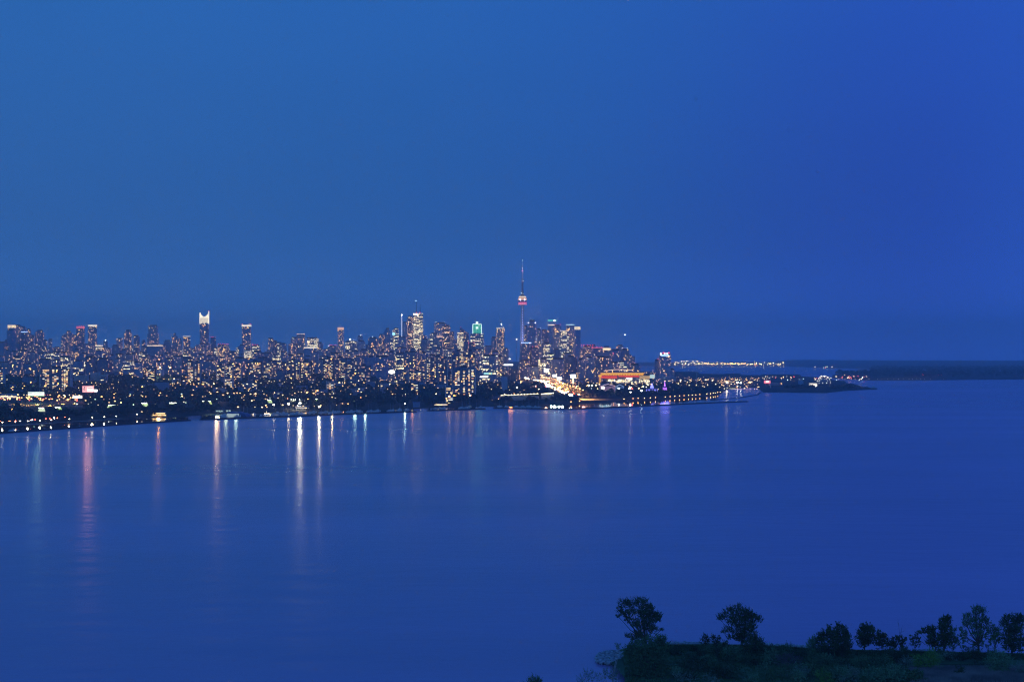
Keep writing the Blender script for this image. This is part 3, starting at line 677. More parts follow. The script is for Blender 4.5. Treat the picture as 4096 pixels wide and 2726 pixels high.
for o_ in [o for o in COL.objects if o.name.startswith('needle_tower')]:
    for dx in (-11, 11):
        L = bpy.data.lights.new('antenna_floodlight', 'SPOT'); L.energy = 9e5; L.color = (.8, .7, 1); L.spot_size = R(30); L.spot_blend = .8; L.shadow_soft_size = 1  # unseen spots added to brighten the antenna
        f_ = bpy.data.objects.new('antenna_floodlight', L); COL.objects.link(f_); f_.parent = o_; f_.location = (dx, -20, 352); f_.rotation_euler = (Vector((0, 0, 470)) - f_.location).to_track_quat('-Z', 'Y').to_euler()

# ------------------------------------------------------------------ harbour hotel
def hotel():
    o = tower('tall hotel by the exhibition grounds, blue band and red roof lamps', 2638, 2682, 1420, 5000, A[5], yaw=5, roof=0, uoff=12)
    w, d, h = o['_w'], o['_d'], o['_h']
    q = MB(); q.box(-w * .42, w * .32, -d / 2 - .8, -d / 2 - .2, h - 3, h + 1.5); q.build('blue_sign', g_bl, o)
    q = MB(); q.box(-w / 2 - 1, -w / 2 + 2, -d / 2 - 1, -d / 2 + 2, h - 1, h + 9); q.build('upright_sign', glow('sign_icewhite', (.85, .95, 1), 5), o)
    q = MB(); q.box(-w * .3, w * .48, -d * .3, d * .3, h, h + 7); q.build('plant_room', mat('rosy_wall', (.35, .25, .25)), o)
    for a in (-.2, -.1, .3, .4): q = MB(); q.lathe([(.01, -1.6), (1.6, 0), (.01, 1.6)], 8); t = q.build('beacon', g_red, o); t.location = (w * a, -3, h + 9)
    for a in (-.1, .05, .2): q = MB(); q.lathe([(.01, -1.2), (1.2, 0), (.01, 1.2)], 8); t = q.build('roof_lamp', g_white, o); t.location = (w * a, -d * .3 - 1, h + 6)
    tower('lower wing tower joined to the hotel with one red roof lamp', 2619, 2639, 1436, 5050, A[0], yaw=4, beacons=bc(g_red, .2, r=2))
hotel()
tower('pale low block just past the hotel by the water', 2682, 2698, 1472, 5200, A[6], yaw=4)
tower('pale podium hall at the foot of the hotel', 2625, 2700, 1506, 4700, FA[3], yaw=3, roof=0)

# ------------------------------------------------------------------ nearer slabs with real windows
PANES = [[(lambda q: q.mesh('window', glow('pane_%d_%d' % (i, j), c, e)))(_q) for j, (c, e) in enumerate((((1, .54, .13), 1.4), ((1, .72, .26), 1.9), ((1, .40, .08), 1.2), ((1, .92, .7), 1.4), ((1, .66, .3), .6)))]
         for i, _q in enumerate([(lambda m_, a, b: (m_.box(-a, a, -.12, .12, 0, b), m_)[1])(MB(), a, b) for a, b in ((1.5, 1.7), (2.4, 1.7), (.9, 1.6))])]
def slab(label, x0, x1, yt, D, bays, yaw=3, nlit=90, body=None, depth=16, cat='apartment block', dens=None, fl=2.95, endm=pale, sizes=(0, 1)):
    """apartment slab: balcony bays with real lit windows, pale end walls"""
    px = (x0 + x1) / 2; w = (x1 - x0) / F * D * .97; gz = ground(px, D) - 1; h = Z(yt, D) - gz; yaw = R(yaw)
    o = empty('apartment_block', (X(px, D), D, gz), yaw); tag(o, label, cat)
    q = MB(); q.box(-w / 2, w / 2, -depth / 2, depth / 2, 0, h, random.randint(0, 99)); q.build('wall', body or A[2], o)
    for s in (-1, 1): q = MB(); q.box(s * w / 2 - .8, s * w / 2 + .8, -depth / 2 - 1.6, depth / 2 + .3, 0, h + 1); q.build('end_wall', endm, o)
    q = MB(); q.box(-w * .14, w * .14, -depth * .25, depth * .3, h, h + 5); q.build('plant_room', roofm, o)
    nf = int(h / fl)
    for k in range(1, nf + 1):
        if k * fl > h - .2: break
        q = MB(); q.box(-w / 2 + 1, w / 2 - 1, -depth / 2 - 1.3, -depth / 2, k * fl - .12, k * fl + .12); q.build('balcony', concrete, o)
    cells = []
    for bi, (b0, b1, dn) in enumerate(bays):
        n = max(1, int((b1 - b0) * w / 4.4))
        for k in range(nf - 1):
            for j in range(n):
                if random.random() < dn: cells.append(((b0 + (b1 - b0) * (j + .5) / n - .5) * w, k * fl + .7))
    random.shuffle(cells)
    for x_, z_ in cells[:nlit]:
        inst('window', PANES[random.choice(sizes)][random.choice((0, 0, 1, 1, 2, 3, 4))], o, (x_, -depth / 2 - .13, z_ + .15))
    return o
slab('big dark balconied apartment slab with three lit window stacks, standing alone', 163, 287, 1471, 3350, [(.08, .30, .62), (.40, .60, .50), (.70, .92, .72)], nlit=100, yaw=2)
slab('wide dark apartment tower with pale vertical piers above the wooded shore', 1808, 1903, 1470, 3150, [(.12, .34, .62), (.44, .60, .6), (.68, .8, .6), (.82, .96, .7)], nlit=100, yaw=-3)
slab('dark twin slab behind the pale-piered apartment tower, gold lit roof edge', 1806, 1862, 1404, 4300, [(.1, .4, .3), (.55, .95, .4)], nlit=80, yaw=4)
slab('dark twin slab nearer the needle tower, red lamp on its corner', 1860, 1902, 1404, 4320, [(.1, .4, .4), (.55, .95, .3)], nlit=70, yaw=4)
slab('warm-windowed apartment tower with striped balconies over the dark trees', 750, 776, 1446, 4000, [(.1, .9, .55)], nlit=70, yaw=5, endm=concrete)
slab('striped apartment tower twinned with the warm-windowed one', 777, 803, 1447, 4050, [(.1, .4, .3), (.6, .9, .5)], nlit=60, yaw=5)
slab('orange-windowed block on the dark wooded slope under a strong street lamp', 585, 622, 1469, 4100, [(.05, .95, .4)], nlit=70, yaw=3, endm=dark, sizes=(1,))
slab('first of three joined white-banded apartment slabs', 867, 900, 1459, 4000, [(.05, .95, .42)], nlit=80, yaw=4)
slab('second of three joined white-banded apartment slabs', 901, 933, 1458, 4010, [(.05, .95, .42)], nlit=80, yaw=4)
slab('third of three joined white-banded apartment slabs', 934, 966, 1460, 4020, [(.05, .95, .42)], nlit=80, yaw=4)
slab('low lit apartment block below the white-banded slabs', 899, 932, 1504, 3500, [(.05, .95, .5)], nlit=60, yaw=3)
slab('dark block with a few lit rooms beside the low lit one', 808, 842, 1513, 3500, [(.05, .95, .25)], nlit=40, yaw=3, endm=dark)
slab('tall dark block with scattered orange rooms at the waisted tower foot', 992, 1046, 1445, 4300, [(.05, .95, .38)], nlit=95, yaw=4, endm=dark)
slab('grey block with a bright pale base past the orange-roomed block', 1053, 1109, 1447, 4400, [(.05, .95, .30)], nlit=80, yaw=4, endm=concrete)
slab('dark glass slab with narrow vertical bays, red lamps behind it', 1146, 1200, 1440, 4400, [(.05, .3, .3), (.4, .6, .3), (.7, .95, .3)], nlit=80, yaw=4)
slab('dark wide slab with even warm windows beside the glass slab', 1202, 1248, 1445, 4300, [(.05, .95, .32)], nlit=90, yaw=3, endm=dark)
slab('dark slab under two red lamps, mid city', 1293, 1334, 1433, 4400, [(.05, .95, .28)], nlit=70, yaw=3, endm=dark)
slab('nearly black tower with a block of lit rooms in its middle', 1334, 1387, 1430, 4500, [(.1, .9, .22)], nlit=80, yaw=3, endm=dark)
slab('pale-banded office slab beside the nearly black tower', 1388, 1430, 1441, 4500, [(.05, .95, .25)], nlit=60, yaw=3)
slab('dark tower below the dense downtown rise, few lit rooms', 1430, 1482, 1462, 4100, [(.05, .95, .22)], nlit=70, yaw=3, endm=dark)
slab('narrow dark block in front of the pale-banded office slab', 1400, 1428, 1486, 3700, [(.05, .95, .12)], nlit=20, yaw=3, endm=concrete)
slab('small white apartment block among trees below the nearly black tower', 1306, 1336, 1525, 3300, [(.05, .95, .5)], nlit=40, yaw=3, body=pale)
slab('dark square block with bright rooms near the strong white floodlight', 1634, 1702, 1483, 4000, [(.05, .95, .4)], nlit=100, yaw=3)
slab('low dark block with one bright yellow row, below the square block', 1641, 1676, 1523, 3400, [(.1, .9, .6)], nlit=40, yaw=3, endm=dark, sizes=(1,))
slab('long blue-roofed slab with pale fins beside the wide apartment tower', 1703, 1792, 1425, 4500, [(.03, .2, .4), (.3, .45, .3), (.55, .7, .4), (.8, .97, .4)], nlit=100, yaw=3)
slab('short slab with lit rooms at the foot of the long blue-roofed slab', 1752, 1790, 1476, 3800, [(.1, .4, .3), (.6, .9, .6)], nlit=60, yaw=3)
slab('low apartment block at the foot of the pale-piered tower', 1782, 1812, 1541, 2900, [(.05, .95, .5)], nlit=30, yaw=3)
slab('dark block at the picture edge near the big balconied slab', -20, 17, 1474, 3500, [(.3, .98, .3)], nlit=60, yaw=3)
slab('pale low-rise block on the wooded slope past the big balconied slab', 301, 352, 1500, 3900, [(.05, .95, .08)], nlit=12, yaw=3, body=pale)
slab('taller pale block stepping up from the pale low-rise block', 366, 398, 1489, 3950, [(.05, .95, .02)], nlit=3, yaw=3, body=pale)
slab('third pale block, ribbed, at the end of the pale row', 398, 428, 1497, 3950, [(.05, .95, .04)], nlit=4, yaw=3, body=pale)
tower('curved-front grey building with layered pale ledges near the needle tower', 1917, 1991, 1416, 4800, A[4], shape='oct', yaw=2)
tower('white lattice block beside the curved-front building', 1991, 2010, 1420, 4800, F_SITE, yaw=4)
tower('small pale blue water works block with a mast, above the dark trees', 2006, 2030, 1506, 3600, mat('pale_blue_wall', (.35, .45, .6)), yaw=4, roof=0, mast=[(.3, 1490, .5, steel, None)])

# ------------------------------------------------------------------ the rest of the skyline, row by row
ANCH = [(-60, 'picture edge'), (47, 'gold-topped tower'), (322, 'red-capped tower'), (370, 'white-banded tower'), (612, 'stepped tower'), (818, 'white-crowned skyscraper'), (986, 'waisted tower'), (1203, 'red-cornered tower'),
        (1363, 'orange-capped tower'), (1607, 'lit spire'), (1672, 'twin-mast skyscraper'), (1908, 'green-lit tower'), (2090, 'needle tower'), (2310, 'slope-topped tower'), (2425, 'gold-banded block'), (2660, 'harbour hotel')]
ORD = 'first second third fourth fifth sixth seventh eighth ninth tenth eleventh twelfth thirteenth fourteenth fifteenth sixteenth seventeenth eighteenth nineteenth twentieth'.split()
def env(pts): return lambda x: interp(pts, x)
ROWS = [
 ('back row', env([(0, 1375), (190, 1390), (420, 1386), (600, 1384), (720, 1380), (860, 1390), (1050, 1395), (1200, 1388), (1330, 1394), (1450, 1372), (1530, 1345), (1600, 1350), (1700, 1352), (1800, 1352), (1900, 1370), (1970, 1385), (2034, 1392), (2320, 1375), (2520, 1400)]), 16, (7300, 8600), (20, 38), 9, [0, 1, 0, 5, 4, 6, 3], 'distant'),
 ('middle row', env([(0, 1402), (420, 1408), (860, 1412), (1300, 1410), (1480, 1385), (1700, 1385), (1850, 1390), (2034, 1408), (2320, 1400), (2520, 1420)]), 14, (5900, 7000), (26, 46), 8, [0, 5, 1, 5, 4, 3, 6], 'grey'),
 ('near row', env([(0, 1432), (500, 1432), (1100, 1430), (1480, 1415), (1750, 1415), (2034, 1438), (2320, 1428), (2520, 1445)]), 9, (4700, 5700), (32, 60), 8, [5, 0, 1, 2, 5, 3, 4], 'nearer'),
]
KNOWN = [(a[1], a[2]) for a in LM if a[4] < 6000]
tall = {0: 'flat-roofed tower', 1: 'bluish condo tower', 2: 'dark glass tower', 3: 'warm beige block', 4: 'banded office block', 5: 'brightly dotted condo tower', 6: 'quiet grey tower'}
cnt = {}
for rname, ev, step_, (d0, d1), (w0, w1), jit, pal, adj in ROWS:
    x = -60.0
    while x < 2520:
        w = random.uniform(w0, w1); xm = x + w / 2; x += w * random.uniform(.85, 1.1)
        if 2028 < xm < 2093 : continue
        if 2010 < xm + w / 2 and xm < 2028: continue
        yt = ev(xm) + random.gauss(0, jit) + random.choice((0, 0, 6))
        D = random.uniform(d0, d1); mi = random.choice(pal)
        if 1320 < xm < 2320 and rname != 'back row' and mi in (6, 3): mi = 5
        k = max(i for i, a in enumerate(ANCH) if a[0] <= xm); a = ANCH[k][1]; b = ANCH[k + 1][1] if k + 1 < len(ANCH) else 'open lake'
        key = (rname, k); cnt[key] = cnt.get(key, 0) + 1; n = cnt[key]
        o_ = ordw(n)
        lab = '%s %s, %s, %s from the %s towards the %s' % (adj, tall[mi], rname, o_, a, b)
        tower(lab, xm - w / 2, xm + w / 2, yt, D, FA[mi], shape=random.choice(('box', 'box', 'notch', 'oct')), roof=random.choice((.2, .3, .42)), group='skyline towers of the ' + rname)
# low buildings scattered between the trees
low_n = {}
for i in range(150):
    xm = random.uniform(-20, 2080); D = random.choice((random.uniform(3000, 3900), random.uniform(3900, 5200))); w = random.uniform(18, 55) * 3600 / D
    hh = random.choice((7, 9, 10, 13, 16, 20, 26)) * (1.5 if D > 3900 else 1.0)
    if xm > 1930: hh *= .5
    if D < 3400 and random.random() < .4: hh = 7
    gz = ground(xm, D) + hh; yt = EY + (H - gz) / D * F
    k = max(j for j, a in enumerate(ANCH) if a[0] <= xm); key = (D > 3900, k); low_n[key] = low_n.get(key, 0) + 1
    n = low_n[key]; wh = 'upper slope' if D > 3900 else 'lower slope'
    lab = 'low %s building among trees, %s, %s below the %s' % ('lit' if hh > 9 else 'dim', wh, ordw(n), ANCH[k][1])
    tower(lab, xm - w / 2, xm + w / 2, yt, D, random.choice((F_LOW, F_LOW, F_LOWB, F_SHADE)), r=.6, roof=.3, name='low_building', cat='building', group='low buildings on the wooded slope')

# ------------------------------------------------------------------ signs and halls by the shore
def gz_at(px, D): return ground(px, D)
def board(label, x0, x1, y0, y1, D, m, lines=None, frame=dark, name='billboard', cat='billboard', leg=None, extra=None):
    px = (x0 + x1) / 2; w = (x1 - x0) / F * D; h = (y1 - y0) / F * D; zb = Z(y1, D); g = gz_at(px, D) - 1
    o = empty(name, (X(px, D), D, g)); tag(o, label, cat); b = zb - g
    q = MB(); q.box(-w / 2, w / 2, -.5, 0, b, b + h); q.build('panel', m, o)
    q = MB(); q.box(-w / 2 - .5, w / 2 + .5, .02, 1.2, b - .5, b + h + .5); q.build('frame', frame, o)
    if b > 1:
        for s in (-.25, .25): q = MB(); q.tube((s * w, .8, 0), (s * w, .8, b), .6 if not leg else leg, .6 if not leg else leg); q.build('post', steel, o)
    for (a, c, e, f_, mm) in (lines or []):
        q = MB(); q.box((a - .5) * w, (c - .5) * w, -.56, -.5, b + e * h, b + f_ * h); q.build('printed_mark', mm, o)
    return o, w, h, b
g_pink = glow('board_pink', (1, .42, .34), 1.3); g_pinkw = glow('board_pinkwhite', (1, .80, .66), 3.0); g_wht = glow('board_white', (1, .97, .92), 4.5)
ink = mat('board_ink', (.08, .05, .05)); g_lime = glow('board_lime', (.55, .85, .3), 1.3); g_ww = glow('board_pale', (.9, 1, .8), 1.6); g_crm = glow('board_cream', (1, .85, .66), 2.0)
board('large pink lit billboard with a small figure and lines of text', 330, 375, 1543, 1568, 2900, g_pink,
      [(.42, .97, .12, .62, g_pinkw), (.45, .93, .80, .86, glow('board_soft', (1, .75, .62), 2.0)), (.45, .93, .68, .73, ink), (.14, .22, .66, .86, ink), (.10, .16, .40, .58, ink), (.19, .24, .30, .52, ink)], frame=mat('red_frame', (.25, .03, .03), emit=(1, .05, .03), es=.25))
board('wide cream lit billboard just below the pink one', 291, 329, 1581, 1592, 2700, g_crm, [(.12, .5, .55, .7, g_pink), (.7, .9, .35, .75, g_pink)])
board('long white and green lit billboard with four round letters', 112, 177, 1567, 1583, 2750, g_ww,
      [(.0, 1.0, 0, .22, g_lime), (.34, .90, .70, .76, mat('board_green_ink', (.05, .2, .05))), (.34, .85, .48, .53, mat('board_green_ink', (.05, .2, .05)))] + [(.03 + .065 * i, .065 + .065 * i, .55, .85, ink) for i in range(4)])
o, w, h, b = board('round white illuminated sign disc beside the pink billboard', 377, 389, 1557, 1566, 2900, g_wht)
board('white lit billboard on a tall gantry over the expressway', 2176, 2195, 1475, 1488, 4700, g_wht, [(.2, .8, .3, .6, g_crm)], leg=.8)
board('square white lit billboard past the expressway gantry', 2211, 2227, 1497, 1507, 4300, g_wht)
board('wide white lit billboard below the square white one', 2228, 2247, 1508, 1518, 4200, g_wht)
o, w, h, b = board('large white lit billboard standing on one thick floodlit column', 2282, 2303, 1497, 1511, 4100, g_wht)
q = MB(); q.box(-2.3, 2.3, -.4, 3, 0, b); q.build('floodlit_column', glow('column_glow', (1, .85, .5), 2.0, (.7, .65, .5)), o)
board('small red lit board with white writing behind the orange stadium', 2532, 2553, 1456, 1465, 5200, glow('board_red', (1, .05, .08), 1.6), [(.15, .85, .35, .65, g_pinkw)])
board('red lit board with a white shape on the dark east pier', 3056, 3083, 1521, 1533, 4600, glow('board_red2', (1, .12, .10), 1.3), [(.25, .75, .4, .75, g_pinkw), (.4, .6, .7, .92, g_pinkw)])
board('low red lit sign glowing under the expressway bend', 2182, 2198, 1540, 1547, 3500, glow('sign_scarlet', (1, .02, .02), 4), [(.1, .25, .1, .9, g_wht), (.38, .6, .1, .9, g_wht), (.7, .9, .1, .9, g_wht)])
board('long bright white strip sign over a low hall near the needle tower', 2015, 2052, 1456, 1461, 5400, g_wht)
board('long white strip sign above the dark trees, left of the needle tower', 1920, 1952, 1504, 1509, 4300, g_wht)
board('small cyan and yellow lit shop front above the dark trees', 1935, 1968, 1489, 1497, 4500, glow('shop_cyan', (.35, .8, .7), 1.2), [(.65, .85, .0, 1.0, glow('shop_yellow', (1, .9, .2), 1.5))])

def arch_hall():
    D = 2340; px = 955; g = ground(px, D) ; o = empty('arched_hall', (X(px, D), D, g), R(-14)); tag(o, 'white arched hall with blue barrel roof beside the marina', 'hall')
    w = 84 / F * D; hh = 23 / F * D; n = 10
    wl = mat('hall_white', (.7, .72, .66), emit=(.85, 1, .8), es=.42); bl = mat('hall_blue', (.06, .13, .28), .5)  # light on the white wall put into its own emission
    q = MB(); q.box(-w / 2, w * .18, -9, 9, 0, hh * .8); q.build('side_wall', wl, o)
    q = MB(); P = [(9 * math.cos(PI * i / n), hh * .8 + hh * .35 * math.sin(PI * i / n)) for i in range(n + 1)]
    for (a, z0), (b_, z1) in zip(P, P[1:]): q.poly([(-w / 2, -a, z0), (w * .18, -a, z0), (w * .18, -b_, z1), (-w / 2, -b_, z1)])
    q.poly([(w * .18, -a, z) for a, z in P]); q.build('barrel_roof', bl, o)
    q = MB(); prev = None
    for i in range(n + 1):
        t = i / n; x_ = w * .18 + w * .34 * math.sin(t * PI / 2); z_ = hh * .95 * math.cos(t * PI / 2) ** .6 if t < 1 else 0
        if prev: q.poly([(prev[0], -9.2, 0), (x_, -9.2, 0), (x_, -9.2, z_), (prev[0], -9.2, prev[1])]); q.poly([(prev[0], -9.2, prev[1]), (x_, -9.2, z_), (x_, 9, z_), (prev[0], 9, prev[1])])
        prev = (x_, z_)
    q.build('curved_end', bl, o)
    q = MB(); q.poly([(w * .22, -9.5, 1), (w * .44, -9.5, 1), (w * .22, -9.5, hh * .6)]); q.build('end_panel', mat('hall_black', (.02, .03, .06)), o)
    q = MB(); q.box(w * .14, w * .18, -9.6, -9.3, 0, hh * .8); q.build('door', dark, o)
arch_hall()
def patio():
    for lab, x0, x1, y, mm in (('long row of golden lit patio awnings below the arched hall', 925, 1102, 1650, glow('patio_gold', (1, .66, .22), 1.6)),
                               ('pale lit terrace with a white floor beside the arched hall', 850, 922, 1645, glow('terrace_white', (.75, 1, .72), .45, (.6, .6, .55)))):
        D = Dz(y, 3); px = (x0 + x1) / 2; w = (x1 - x0) / F * D; o = empty('patio', (X(px, D), D, ground(px, D))); tag(o, lab, 'patio')
        q = MB(); q.box(-w / 2, w / 2, 0, 8, .1, .4); q.build('deck', concrete, o)
        n = int(w / 4)
        for i in range(n):
            x_ = -w / 2 + w * (i + .5) / n; hgt = 2.3 + random.uniform(0, .8)
            q = MB(); q.box(x_ - 1.5, x_ + 1.5, 2, 5, .4, hgt); 
            if random.random() < .85: q.build('lit_bay', mm, o)
        q = MB(); q.box(-w / 2, w / 2, 1.5, 6, 3.3, 3.6); q.build('awning', pale, o)
patio()
def terrace_hall(lab, x0, x1, y, D, hgt, m, rm=roofm, name='low_hall', win=None):
    px = (x0 + x1) / 2; w = (x1 - x0) / F * D; g = ground(px, D); o = empty(name, (X(px, D), D, g), R(random.uniform(-6, 6))); tag(o, lab, 'hall')
    q = MB(); q.box(-w / 2, w / 2, -8, 8, 0, hgt, 5); q.build('wall', m, o); q = MB(); q.box(-w / 2 - .6, w / 2 + .6, -8.6, 8.6, hgt, hgt + .8); q.build('roof', rm, o)
    if win: q = MB(); q.box(-w * .46, w * .46, -8.3, -8.05, hgt * .3, hgt * .65); q.build('lit_window_band', win, o)
    return o
terrace_hall('long flat white-roofed hall at the picture edge above the highway', -10, 74, 0, 2900, 9, F_LOWB, rm=pale, win=glow('band_warm', (1, .8, .5), 1.0))
terrace_hall('blue-roofed shed at the picture edge beside the golden highway lights', -10, 38, 0, 2480, 5, F_LOW, rm=mat('blue_roof', (.1, .2, .42)))
terrace_hall('long blue-roofed exhibition hall beyond the expressway', 2228, 2330, 0, 4500, 16, A[6], rm=mat('blue_roof2', (.10, .16, .30)))
terrace_hall('second blue-roofed exhibition hall next to the orange stadium', 2318, 2395, 0, 4600, 18, F_LOW, rm=mat('blue_roof2', (.10, .16, .30)))
terrace_hall('low lit hall with a pale arched window beyond the expressway', 2240, 2264, 0, 4400, 10, A[6], win=glow('arched_glow', (1, .9, .6), 1.6))
terrace_hall('long low warm-lit building behind the red board by the stadium', 2462, 2530, 0, 5600, 14, F_BRIGHT)
terrace_hall('marina clubhouse with a pale roof and warm windows', 1185, 1232, 0, Dz(1642) + 20, 4.5, F_LOW, rm=pale, win=glow('band_warm', (1, .8, .5), 1.0))
terrace_hall('yacht club house with a row of warm windows by the moored boats', 1734, 1790, 0, Dz(1627) + 14, 4.5, F_LOW, rm=roofm, win=glow('club_warm', (1, .75, .4), 1.8))
terrace_hall('pavilion with a blue roof among the dark shore trees', 1652, 1680, 0, 2700, 9, F_LOW, rm=mat('blue_roof', (.1, .2, .42)))
terrace_hall('orange-lit low building on the dark wooded slope', 610, 648, 0, 3650, 6, mat('orange_wall', (.4, .18, .1), emit=(1, .3, .1), es=.35))  # orange light put into the wall as emission
terrace_hall('white pier buildings under the geodesic dome', 3238, 3268, 0, 4560, 10, mat('pier_white', (.7, .68, .6), emit=(1, .85, .6), es=.5), win=g_crm)  # warm light on the pier walls put into their emission
terrace_hall('long dim deck building on the east pier beside the red board', 3078, 3130, 0, 4650, 8, F_LOW, rm=pale)

def restaurant_boat():
    D = Dz(1667); px = 637; w = 58 / F * D; o = empty('restaurant_boat', (X(px, D), D, sea(D))); tag(o, 'moored two-deck restaurant boat strung with warm lights', 'boat')
    q = MB(); b = [(-w / 2, -3), (w / 2 - 3, -3), (w / 2, 0), (w / 2 - 3, 4), (-w / 2, 4)]; q.prism(b, -.3, 1.6, top=[(x * 1.03, y * 1.1) for x, y in b]); q.build('hull', dark, o)
    for k, (z0, sc_) in enumerate(((1.6, .92), (4.6, .8))):
        q = MB(); q.box(-w / 2 * sc_, w / 2 * sc_, -2.6, 3.2, z0, z0 + 2.6); q.build('cabin', mat('boat_wood', (.25, .16, .1)), o)
        n = 16 - 3 * k
        for i in range(n): 
            x_ = (-.5 + (i + .5) / n) * w * sc_; inst('window', PANES[0][random.choice((0, 1, 1))], o, (x_, -2.8, z0 + .6))
    q = MB(); q.box(-w / 2 * .84, w / 2 * .84, -3, 3.6, 7.4, 7.8); q.build('canopy', mat('blue_canopy', (.15, .25, .5)), o)
    flood(637, 1660, D, (1, .42, .08), 4.5e4, o, size=3, ang=80)
restaurant_boat()

def stadium():
    D = 4350; px = 2500; K = D / F; g = ground(px, D); o = empty('stadium', (X(px, D), D, g)); tag(o, 'open stadium with orange lit stands and a golden roof truss', 'stadium')
    z = lambda y: Z(y, D) - g; xx = lambda p: (p - px) * K
    gold = glow('truss_gold', (1, .42, .0), 1.5, (.8, .5, .1)); seat = glow('stand_red', (1, .08, .0), .9, (.5, .08, .03)); ceil_ = glow('stand_lit', (1, .36, .05), .8)
    q = MB(); q.box(xx(2404), xx(2576), 0, 26, z(1495), z(1491.5)); q.build('roof_truss', gold, o)
    q = MB()
    for i in range(26): a = 2406 + i * 6.5; q.box(xx(a), xx(a + 4.6), -.6, -.1, z(1499.5), z(1496.2))
    q.build('truss_lattice', gold, o)
    q = MB(); q.box(xx(2404), xx(2608), 1, 40, z(1501), z(1495.2)); q.build('roof', mat('stadium_roof', (.3, .2, .12)), o)
    for a, b_ in ((2407, 2423), (2425, 2444), (2446, 2469)): q = MB(); q.box(xx(a), xx(b_), 3, 20, z(1512), z(1503)); q.build('seat_block', seat, o)
    for a, b_, c in ((2476, 2502, 1507), (2503, 2530, 1507.5), (2531, 2557, 1508)): q = MB(); q.box(xx(a), xx(b_), 6, 20, z(c), z(1502)); q.build('seat_block', seat, o)
    q = MB(); q.box(xx(2560), xx(2600), 3, 16, z(1514), z(1502.5)); q.build('side_stand', glow('side_stand', (1, .6, .2), .55, (.4, .3, .2)), o)
    q = MB(); q.box(xx(2600), xx(2619), 0, 14, z(1512), z(1498)); q.build('glazed_end', glow('glass_hall', (.75, 1, .8), .8), o)
    q = MB(); q.box(xx(2434), xx(2600), 8, 30, 0, z(1514)); q.build('concourse', F_BRIGHT, o)
    q = MB(); q.box(xx(2505), xx(2529), 2, 3, z(1514), z(1511)); q.build('scoreboard', glow('scoreboard', (.85, .9, 1), 3), o)
    q = MB(); q.box(xx(2532), xx(2538), -2, 4, 0, z(1507)); q.build('pylon', concrete, o)
    for a in (2397, 2403): q = MB(); q.tube((xx(a), 0, 0), (xx(a), 0, z(1499)), .8, .8); q.tube((xx(a), 0, z(1508)), (xx(a - 5), 0, z(1498)), .6, .6); q.tube((xx(a), 0, z(1508)), (xx(a + 5), 0, z(1498)), .6, .6); q.build('column', gold, o)
    q = MB(); pp = [(2420, 1484), (2440, 1481), (2470, 1478), (2500, 1478), (2530, 1480), (2541, 1484)]
    for (a, b_), (c, d_) in zip(pp, pp[1:]): q.tube((xx(a), 60, z(b_)), (xx(c), 60, z(d_)), .8, .8, 5)
    q.build('far_roof_arch', glow('arch_amber', (1, .55, .25), 1.6), o)
    q = MB(); q.box(xx(2418), xx(2548), 60, 80, 0, z(1487)); q.build('far_stand', mat('far_stand', (.25, .24, .28)), o)
stadium()
def gable_hall(lab, x0, x1, y0, y1, D, m, tr, name='exhibition_hall'):
    px = (x0 + x1) / 2; w = (x1 - x0) / F * D; g = ground(px, D); o = empty(name, (X(px, D), D, g)); tag(o, lab, 'hall'); he, hr = Z(y1, D) - g, Z(y0, D) - g
    q = MB(); q.box(-w / 2, w / 2, -6, 20, 0, max(he, 2), 3); q.build('wall', m, o)
    q = MB(); q.poly([(-w / 2, -6, he), (w / 2, -6, he), (0, -6, hr)]); q.poly([(-w / 2, -6, he), (0, -6, hr), (0, 20, hr), (-w / 2, 20, he)]); q.poly([(w / 2, -6, he), (w / 2, 20, he), (0, 20, hr), (0, -6, hr)]); q.build('gable_roof', roofm, o)
    q = MB(); q.tube((-w / 2, -6.6, he), (0, -6.6, hr), .7, .7); q.tube((0, -6.6, hr), (w / 2, -6.6, he), .7, .7); q.build('lit_cornice', tr, o)
gable_hall('pink-lit gabled hall behind the brightest white floodlight', 2400, 2462, 1535, 1544, 3650, mat('pink_wall', (.4, .3, .35), emit=(1, .5, .6), es=.16), glow('cornice_pink', (1, .6, .6), .8))  # pink light on the wall is emission of the wall itself
gable_hall('blue-lit gabled hall with columns near the stadium', 2462, 2495, 1537, 1546, 3600, mat('bluewhite_wall', (.3, .38, .5), emit=(.4, .6, 1), es=.12), glow('cornice_blue', (.5, .7, 1), .6))  # blue light on this wall put into its material as emission
gable_hall('large dark domed hall in front of the orange stands', 2402, 2436, 1520, 1532, 3900, F_LOW, mat('dim_trim', (.2, .15, .25)))
def purple(lab, x0, x1, y0, y1, D, m, cols):
    px = (x0 + x1) / 2; w = (x1 - x0) / F * D; g = ground(px, D); h = Z(y0, D) - g; o = empty('pavilion', (X(px, D), D, g)); tag(o, lab, 'pavilion')
    q = MB(); q.box(-w / 2, w / 2, 0, 12, 0, h * .6); q.build('wall', mat('pavilion_wall', (.1, .1, .18)), o)
    q = MB(); q.prism(fp('box', w * .3, 8), h * .6, h, top=fp('box', w * .05, 1)); q.build('spirelet', m, o)
    for i in range(cols): x_ = (-.5 + (i + .5) / cols) * w; q = MB(); q.box(x_ - .5, x_ + .5, -.4, -.1, h * .1, h * .5); q.build('lit_pilaster', m, o)
purple('blue-lit pavilion with glowing pilasters behind the dark trees', 2584, 2632, 1532, 1556, 3500, glow('violet_blue', (.25, .25, 1), 2.2), 8)
purple('violet-lit arched pavilion below the hotel', 2651, 2667, 1524, 1548, 3650, glow('violet', (.55, .15, 1), 2.4), 5)

